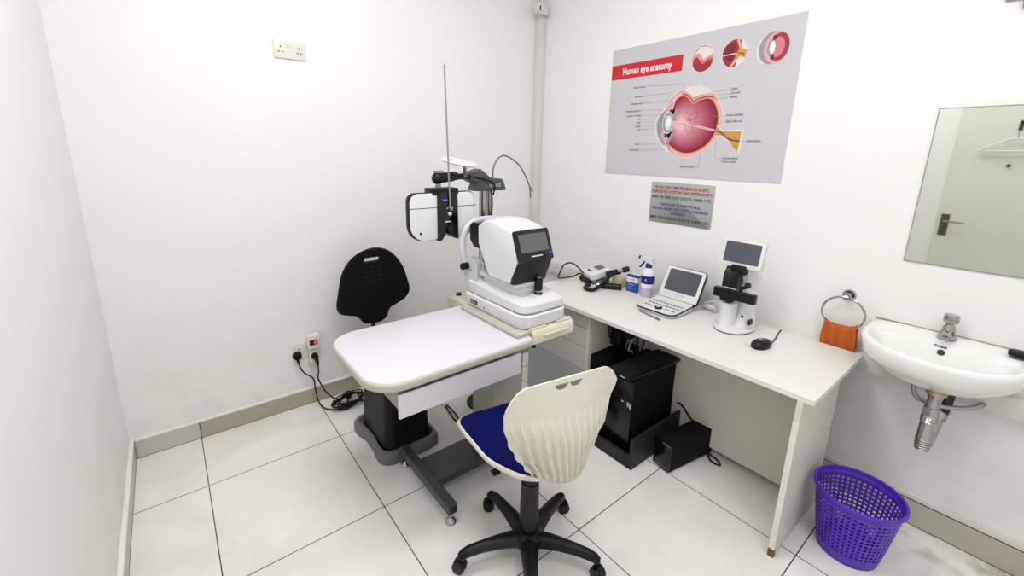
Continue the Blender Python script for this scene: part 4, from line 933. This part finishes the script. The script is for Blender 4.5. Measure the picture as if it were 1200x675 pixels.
# ============================================================ WASTE BASKET
def basket():
    cx, cy, h = -.380, -2.334, .27
    rt, rb = .138, .098
    t = thing('waste_basket', 'purple perforated plastic waste basket on the floor under the basin', 'waste basket', (cx, cy, 0))
    bm = B(); N = 46; rows = 11
    zs = [0, .012, .03, .048]
    z = .048; dz = (h - .03 - .048) / rows
    marks = [('s', 0, .048)]
    for r in range(rows): marks += [('h', z, z + dz * .62), ('s', z + dz * .62, z + dz)]; z += dz
    marks.append(('s', z, h))
    def P(a, z):
        f = z / h; r = rb + (rt - rb) * (f ** .9); return (cx + r * math.cos(a), cy + r * math.sin(a), z)
    da = 2 * PI / N
    vs = {}
    def gv(i, k, z):
        key = (i % N, k, round(z, 5))
        if key not in vs: vs[key] = bm.verts.new(P((i + (.0 if k == 0 else .6)) * da, z))
        return vs[key]
    for (kind, a, b) in marks:
        for i in range(N):
            bm.faces.new((gv(i, 1, a), gv(i + 1, 0, a), gv(i + 1, 0, b), gv(i, 1, b)))
            if kind == 's': bm.faces.new((gv(i, 0, a), gv(i, 1, a), gv(i, 1, b), gv(i, 0, b)))
    o = obj('body', bm, M_purple, t); m = o.modifiers.new('s', 'SOLIDIFY'); m.thickness = .0028; m.offset = 0
    bm = B(); lathe(bm, [(0, .002), (rb - .001, .002), (rb, .005), (rb - .003, .007), (0, .007)], (cx, cy, 0), 46); obj('bottom', bm, M_purple, t)
    bm = B(); lathe(bm, [(rt - .004, h - .012), (rt + .005, h - .012), (rt + .009, h - .006), (rt + .008, h + .002), (rt + .002, h + .005), (rt - .003, h + .002), (rt - .004, h - .012)], (cx, cy, 0), 46); obj('rim', bm, M_purple, t)
basket()

# ============================================================ ON THE DESK
# blood pressure monitor on its cuff
bp = thing('blood_pressure_monitor', 'white blood pressure monitor with grey display at the far end of the desk', 'monitor', (-.175, -.815, DZ), math.radians(-22))
bm = B(); loops(bm, [rr3(0, 0, .058, .062, .02, .045), rr3(0, 0, .066, .070, .022, .055), rr3(0, 0, .064, .068, .022, .082), rr3(0, 0, .052, .056, .02, .090)]);
TM = Matrix.Translation((0, 0, .030)) @ Matrix.Rotation(math.radians(-16), 4, 'Y') @ Matrix.Translation((0, 0, -.038)); bm.transform(TM); body = obj('body', bm, M_white, bp, world=False)
bm = B(); box(bm, .0, .045, -.042, .024, .089, .0915, .001, 1); bm.transform(TM); obj('display', bm, M_screen, body, world=False)
bm = B(); box(bm, -.045, -.028, -.02, .02, .088, .092, .002, 1); bm.transform(TM); obj('start_button', bm, M_navy, body, world=False)
bm = B(); loops(bm, [rr3(.0, 0, .062, .068, .02, .001), rr3(.0, 0, .068, .075, .02, .012), rr3(.0, 0, .064, .07, .02, .030), rr3(0, 0, .05, .055, .02, .036)]); bm.transform(Matrix.Rotation(math.radians(0), 4, 'Y')); 
o = obj('arm_cuff', bm, M_mark, None, world=False); o.location = (-.170, -.810, DZ); o.rotation_euler = (0, 0, math.radians(-22)); tag(o, 'folded grey arm cuff lying under the white blood pressure monitor', 'cuff')
for v in []: pass
bm = B(); tube(bm, [(-.205, -.74, DZ + .03), (-.22, -.70, DZ + .035), (-.26, -.69, DZ + .02), (-.33, -.66, DZ + .012), (-.40, -.68, DZ + .03), (-.41, -.70, DZ + .07), (-.36, -.69, DZ + .115), (-.30, -.70, DZ + .12), (-.26, -.73, DZ + .085), (-.235, -.75, DZ + .05), (-.225, -.77, DZ + .03)], .0048, 10, 8)
tag(obj('air_hose', bm, M_char, None), 'dark looped air hose at the left of the blood pressure monitor', 'hose')
bm = B(); tube(bm, [(-.225, -.735, DZ + .022), (-.25, -.76, DZ + .018), (-.27, -.80, DZ + .022), (-.265, -.835, DZ + .018)], lambda q: .016 + .006 * math.sin(q * 9), 12); obj_ = obj('hose_bulb', bm, M_black, None); tag(obj_, 'black rubber bulb lying in front of the blood pressure monitor', 'rubber bulb')
bp.scale = (1.15, 1.15, 1.15)
# black instrument handles
bm = B(); tube(bm, [(-.305, -.865, DZ + .014), (-.355, -.875, DZ + .012), (-.385, -.905, DZ + .012), (-.375, -.945, DZ + .014), (-.33, -.955, DZ + .024), (-.27, -.950, DZ + .045), (-.215, -.945, DZ + .07), (-.165, -.945, DZ + .082), (-.12, -.955, DZ + .085)], .0115, 12, 6)
tag(obj('rubber_tube', bm, M_black, None), 'thick black rubber tube curling in front of the blood pressure monitor', 'tube')
t = thing('otoscope', 'black examination torch leaning on the tan holder, chrome neck up', 'medical torch', (-.13, -.96, DZ + .05))
bm = B(); tube(bm, [(-.20, -.915, DZ + .078), (-.165, -.93, DZ + .084), (-.135, -.945, DZ + .090)], .019, 16); obj('handle', bm, M_black, t)
bm = B(); cyl(bm, (-.135, -.945, DZ + .090), (-.108, -.965, DZ + .100), .014, .012, 18); obj('neck', bm, M_chrome, t)
bm = B(); tube(bm, [(-.108, -.965, DZ + .100), (-.09, -.98, DZ + .108), (-.078, -.995, DZ + .112)], lambda q: .015 + .004 * math.sin(q * PI), 16); obj('head', bm, M_black, t)
bm = B(); box(bm, -.175, -.105, -1.005, -.935, DZ, DZ + .062, .005, 2)
tag(obj('torch_holder', bm, M_tan, None), 'small tan holder on the desk between the monitor and the blue carton', 'holder')
t = thing('examination_torch', 'black ribbed examination torch lying flat on the desk before the tan holder', 'medical torch', (-.27, -.99, DZ))
bm = B(); cyl(bm, (-.262, -.935, DZ + .019), (-.195, -1.030, DZ + .019), .018, .019, 24); obj('handle', bm, M_black, t)
bm = B(); cyl(bm, (-.283, -.905, DZ + .019), (-.262, -.935, DZ + .019), .016, .018, 24); obj('head', bm, M_chrome, t)
bm = B(); cyl(bm, (-.2845, -.903, DZ + .019), (-.283, -.905, DZ + .019), .011, .011, 20); obj('lens', bm, M_black, t)
# carton
t = thing('medicine_carton', 'small blue and white carton standing left of the spray bottle', 'carton', (-.145, -1.085, DZ), math.radians(2))
def cb(n, m, x0, x1, y0, y1, z0, z1, par): bm = B(); box(bm, x0, x1, y0, y1, z0, z1, .0006, 1); return obj(n, bm, m, par, world=False)
ct = cb('carton_body', M_boxw, -.028, .028, -.038, .038, 0, .104, t)
cb('blue_print', M_boxb, -.0287, -.010, -.0385, .0385, .001, .062, ct); cb('blue_print', M_navy, -.0287, .005, -.0385, .0385, .094, .1042, ct)
bm = B(); TT = Matrix(((0, 0, -1, -.0290), (-1, 0, 0, .032), (0, 1, 0, 0), (0, 0, 0, 1)))
put_text(bm, 'EYE CARE', .013, TT, 0, y=.076, width=.05); put_text(bm, 'Cleaner', .013, TT, 1, y=.046, width=.05)
for k in range(3): put_text(bm, 'sterile wipes', .006, TT, 1, y=.034 - k * .009, width=.034)
obj('print', bm, [M_navy, M_white], ct, world=False)
# spray bottle
t = thing('spray_bottle', 'clear spray bottle with blue label and navy trigger on the desk', 'bottle', (-.155, -1.180, DZ))
sx, sy = -.155, -1.180
bm = B(); lathe(bm, [(0, 0), (.034, 0), (.037, .004), (.037, .055)], (sx, sy, DZ), 32); lq = None
o = lathe(bm, [(0, .055), (.037, .055)], (sx, sy, DZ), 32); obj('liquid_part', o, M_lilac, t)
bm = B(); lathe(bm, [(0, .0552), (.037, .0552), (.037, .145), (.034, .158), (.024, .168), (.016, .173), (.016, .180), (0, .180)], (sx, sy, DZ), 32); obj('bottle_body', bm, M_spray, t)
bm = B(); lathe(bm, [(.0375, .080), (.0378, .081), (.0378, .128), (.0375, .129)], (sx, sy, DZ), 32); lb = obj('label', bm, M_navy, t)
bm = B(); box(bm, sx - .0392, sx - .0375, sy - .016, sy - .008, DZ + .10, DZ + .112); box(bm, sx - .030, sx - .027, sy + .0225, sy + .027, DZ + .10, DZ + .112); obj('label_mark', bm, M_tan, lb)
bm = B(); lathe(bm, [(0, .176), (.019, .176), (.019, .198), (.014, .203), (0, .203)], (sx, sy, DZ), 24); obj('collar', bm, M_navy, t)
bm = B(); slab(bm, [(-.03, .200), (-.03, .232), (.052, .232), (.058, .218), (.02, .212), (.012, .200)], -.011, .011, .002, M=Matrix(((0, 0, 1, sx), (1, 0, 0, sy + .0), (0, 1, 0, DZ), (0, 0, 0, 1)))); obj('spray_head', bm, M_white, t)
bm = B(); cyl(bm, (sx, sy + .054, DZ + .225), (sx, sy + .068, DZ + .226), .011, .011, 16); obj('nozzle', bm, M_navy, t)
bm = B(); tube(bm, [(sx, sy + .022, DZ + .212), (sx, sy + .036, DZ + .198), (sx, sy + .048, DZ + .178), (sx, sy + .060, DZ + .168)], .006, 10); obj('trigger', bm, M_navy, t)

# ultrasound / pachymeter with a hinged screen
lp = thing('portable_scanner', 'white portable scanner with raised hinged screen on the desk', 'medical device', (-.285, -1.400, DZ), math.radians(0))
bm = B()
def kb_out(k): return [(a, b) for a, b in rrect(-.400 + k, -.165 - k, -1.500 + k, -1.275 - k, [.015, .015, .045, .045], 6)]
def wedge(k, z0, z1): return [(a, b, z0 + (z1 - z0) * (a + .400) / .235) for a, b in kb_out(k)]
loops(bm, [wedge(.012, DZ + .0005, DZ + .0005), wedge(.004, DZ + .006, DZ + .012), wedge(.004, DZ + .014, DZ + .030)]); lb = obj('base', bm, M_white, lp)
bm = B(); loops(bm, [wedge(.001, DZ + .0145, DZ + .0305), wedge(-.001, DZ + .018, DZ + .034), wedge(.001, DZ + .0215, DZ + .0375)]); obj('rim', bm, M_black, lb)
bm = B(); loops(bm, [wedge(.004, DZ + .0205, DZ + .0365), wedge(.004, DZ + .0230, DZ + .0390)]); kp = obj('key_panel', bm, M_white, lb)
def ktop(x): return DZ + .0230 + .016 * (x + .400) / .235
r = random.Random(2)
for i in range(3):
    for j in range(9):
        x = -.345 + i * .04 ; y = -1.305 - j * .0205
        if i == 0 and 3 <= j <= 5: continue
        bm = B(); z = ktop(x); box(bm, x - .006, x + .006, y - .007, y + .007, z - .001, z + .0022, .001, 1); obj('button', bm, M_mark, kp)
bm = B(); lathe(bm, [(0, 0), (.021, 0), (.021, .008), (.017, .011), (0, .011)], (-.352, -1.385, ktop(-.352) - .002), 24); kn = obj('dial', bm, M_black, kp)
bm = B(); lathe(bm, [(0, .0108), (.012, .0108), (.012, .012), (0, .0125)], (-.352, -1.385, ktop(-.352) - .002), 20); obj('dial_cap', bm, M_white2, kn)
# screen: rises from x=-.175 leaning back
h0, h1 = V((-.180, 0, DZ + .033)), V((-.095, 0, DZ + .205))
dv = h1 - h0; Ls = dv.length; dv.normalize(); nn = V((-dv.z, 0, dv.x))   # towards the user (-x, up)
TSc = Matrix(((0, dv.x, nn.x, h0.x), (-1, 0, 0, 0), (0, dv.z, nn.z, h0.z), (0, 0, 0, 1)))
so = rrect(1.272, 1.508, 0, Ls, [.022, .022, .008, .008], 5)
bm = B(); slab(bm, so, -.012, .006, .004, M=TSc); sc = obj('screen_case', bm, M_black, lp)
bm = B(); slab(bm, rrect(1.276, 1.504, .004, Ls - .004, [.018, .018, .006, .006], 5), .004, .0085, .001, M=TSc); fr = obj('screen_frame', bm, M_white, sc)
bm = B(); slab(bm, rrect(1.298, 1.486, .046, Ls - .018, .002, 2), .008, .0095, 0, M=TSc); obj('display', bm, M_screen2, fr)
bm = B(); put_text(bm, 'ULTRASOUND', .010, TSc, 0, x=1.36, y=.026, h=.0087, width=.07); put_text(bm, 'Portable', .007, TSc, 0, x=1.375, y=.014, h=.0087); obj('lettering', bm, M_mark, fr)
bm = B(); cyl(bm, (-.172, -1.290, DZ + .030), (-.172, -1.492, DZ + .030), .010, n=16); obj('hinge', bm, M_char, lp)
# probe behind it, pen before it
t = thing('scanner_probe', 'white probe lying behind the screen of the portable scanner', 'probe', (-.10, -1.545, DZ))
bm = B(); tube(bm, [(-.085, -1.565, DZ + .016), (-.09, -1.53, DZ + .02), (-.08, -1.50, DZ + .022)], .0155, 16); cyl(bm, (-.10, -1.575, DZ + .015), (-.085, -1.56, DZ + .016), .012, .015); obj('body', bm, M_white2, t)
bm = B(); tube(bm, [(-.08, -1.50, DZ + .02), (-.10, -1.52, DZ + .045), (-.085, -1.56, DZ + .055), (-.075, -1.59, DZ + .012)], .004, 8); obj('cord', bm, M_white2, t)
t = thing('pen', 'silver pen lying on the desk in front of the portable scanner', 'pen', (-.43, -1.39, DZ))
bm = B(); cyl(bm, (-.418, -1.315, DZ + .0055), (-.445, -1.435, DZ + .0055), .0048, n=12); obj('barrel', bm, M_brushed, t)
bm = B(); cyl(bm, (-.445, -1.435, DZ + .0055), (-.450, -1.458, DZ + .0055), .0055, .0045, n=12); obj('cap', bm, M_mark, t)
t = thing('papers_clip', 'brown case end lying between the spray bottle and the portable scanner', 'case', (-.2, -1.24, DZ))
bm = B(); box(bm, -.205, -.150, -1.262, -1.235, DZ, DZ + .012, .004, 2); obj('case_body', bm, M_brown, t)
t.name = 'pencil_case'

# ------------------------------------------------------------ lensmeter
lx, ly = -.215, -1.725
t = thing('lensmeter', 'white lensmeter with tilted screen and black lens table on the desk', 'lensmeter', (lx, ly, DZ), 0)
bm = B()
def egg(k, z): return [(lx + .125 * k * math.cos(a) * (1.0 if math.cos(a) < 0 else .8), ly + .088 * k * math.sin(a), z) for a in [2 * PI * i / 40 for i in range(40)]]
loops(bm, [egg(.97, DZ + .0005), egg(.97, DZ + .004)]); fo = obj('base_pad', bm, M_black, t)
bm = B(); loops(bm, [egg(.97, DZ + .004), egg(1.0, DZ + .008), egg(.98, DZ + .014), egg(.88, DZ + .020), egg(.7, DZ + .023)]); ba = obj('base', bm, M_white, t)
# lower column: two lobes
def ov(cx, cy, rx, ry, z): return [(cx + rx * math.cos(a), cy + ry * math.sin(a), z) for a in [2 * PI * i / 28 for i in range(28)]]
bm = B(); loops(bm, [ov(lx - .02, ly + .025, .072, .045, DZ + .022), ov(lx - .018, ly + .026, .062, .038, DZ + .05), ov(lx - .022, ly + .027, .06, .040, DZ + .10), ov(lx - .028, ly + .028, .066, .042, DZ + .135)]); obj('front_column', bm, M_white, t)
bm = B(); loops(bm, [ov(lx + .02, ly - .035, .070, .045, DZ + .022), ov(lx + .028, ly - .035, .060, .036, DZ + .06), ov(lx + .035, ly - .03, .055, .036, DZ + .13), ov(lx + .045, ly - .02, .05, .045, DZ + .17), ov(lx + .045, ly - .015, .05, .05, DZ + .22), ov(lx + .035, ly - .02, .06, .055, DZ + .270), ov(lx + .015, ly - .015, .05, .05, DZ + .300)]); rc = obj('rear_column', bm, M_white, t)
bm = B(); box(bm, lx - .046, lx - .044, ly - .052, ly - .040, DZ + .075, DZ + .085); obj('power_switch', bm, M_black, rc)
bm = B(); box(bm, lx - .030, lx + .004, ly - .078, ly - .066, DZ + .040, DZ + .064, .001, 1); obj('power_inlet', bm, M_char, rc)
# black nose and lens table
bm = B(); slab(bm, [(-.075, .215), (-.070, .280), (-.05, .305), (.0, .308), (.0, .245), (-.03, .235), (-.035, .215)], -.034, .034, .006, M=Matrix(((1, 0, 0, lx), (0, 0, 1, ly + .018), (0, 1, 0, DZ), (0, 0, 0, 1)))); obj('nose', bm, M_black, t)
bm = B(); box(bm, lx - .085, lx - .055, ly - .104, ly + .088, DZ + .160, DZ + .206, .003, 1); box(bm, lx - .085, lx - .03, ly - .008, ly + .055, DZ + .146, DZ + .162, .005, 2)
cyl(bm, (lx - .086, ly + .020, DZ + .190), (lx - .092, ly + .020, DZ + .190), .012, .010, 16); lt = obj('lens_table', bm, M_black, t)
bm = B(); tube(bm, [(lx - .07, ly - .030, DZ + .202), (lx - .07, ly - .034, DZ + .222), (lx - .07, ly - .048, DZ + .230), (lx - .07, ly - .060, DZ + .240)], .008, 12); cyl(bm, (lx - .07, ly - .052, DZ + .240), (lx - .07, ly - .070, DZ + .246), .013, n=14); obj('lens_clamp', bm, M_black, lt)
bm = B(); cyl(bm, (lx - .05, ly + .028, DZ + .133), (lx - .05, ly + .028, DZ + .150), .016, .013, 18); obj('lens_stop', bm, M_char, t)
# screen
a_ = math.radians(12)
TSl = Matrix.Translation((lx - .045, 0, DZ + .312)) @ Matrix(((0, math.sin(a_), -math.cos(a_), 0), (-1, 0, 0, 0), (0, math.cos(a_), math.sin(a_), 0), (0, 0, 0, 1)))
u0, u1 = -ly - .098, -ly + .096
bm = B(); slab(bm, rrect(u0, u1, .0, .132, .010, 4), -.022, .004, .005, M=TSl); sc = obj('screen_case', bm, M_white, t)
bm = B(); slab(bm, rrect(u0 + .018, u1 - .016, .022, .120, .003, 2), .0035, .0050, 0, M=TSl); obj('display', bm, M_screen2, sc)
bm = B(); slab(bm, rrect(u0 + .08, u1 - .085, .009, .0125, .001, 2), .0038, .0046, 0, M=TSl); obj('maker_mark', bm, M_mark, sc)
bm = B(); box(bm, lx - .060, lx + .0, ly - .035, ly + .035, DZ + .280, DZ + .325, .008, 2); obj('screen_joint', bm, M_black, t)
# mouse
ms = thing('computer_mouse', 'black computer mouse on the right part of the desk', 'mouse', (-.352, -1.904, DZ), math.radians(-14))
bm = B()
def mo(k, z, s=0): return [(.055 * k * math.cos(a) + s, .031 * k * math.sin(a) * (1 - .12 * math.cos(a)), z) for a in [2 * PI * i / 32 for i in range(32)]]
loops(bm, [mo(.93, 0), mo(1.0, .008), mo(.98, .018), mo(.86, .028), mo(.62, .034), mo(.3, .0365), mo(.05, .037)]); mb = obj('shell', bm, M_black, ms, world=False)
bm = B(); cyl(bm, (-.030, -.004, .0285), (-.030, .004, .0285), .008, n=14); obj('scroll_wheel', bm, M_char, mb, world=False)
bm = B(); box(bm, -.012, .006, -.008, .008, .0355, .0368, .0005, 1); obj('maker_mark', bm, M_lprint, mb, world=False)
bm = B(); tube(bm, [(.050, .0, .010), (.09, .010, .005), (.14, .030, .004), (.19, .055, .004), (.235, .075, .004), (.272, .090, .001)], .0028, 8, 6); obj('cord', bm, M_black, ms, world=False)
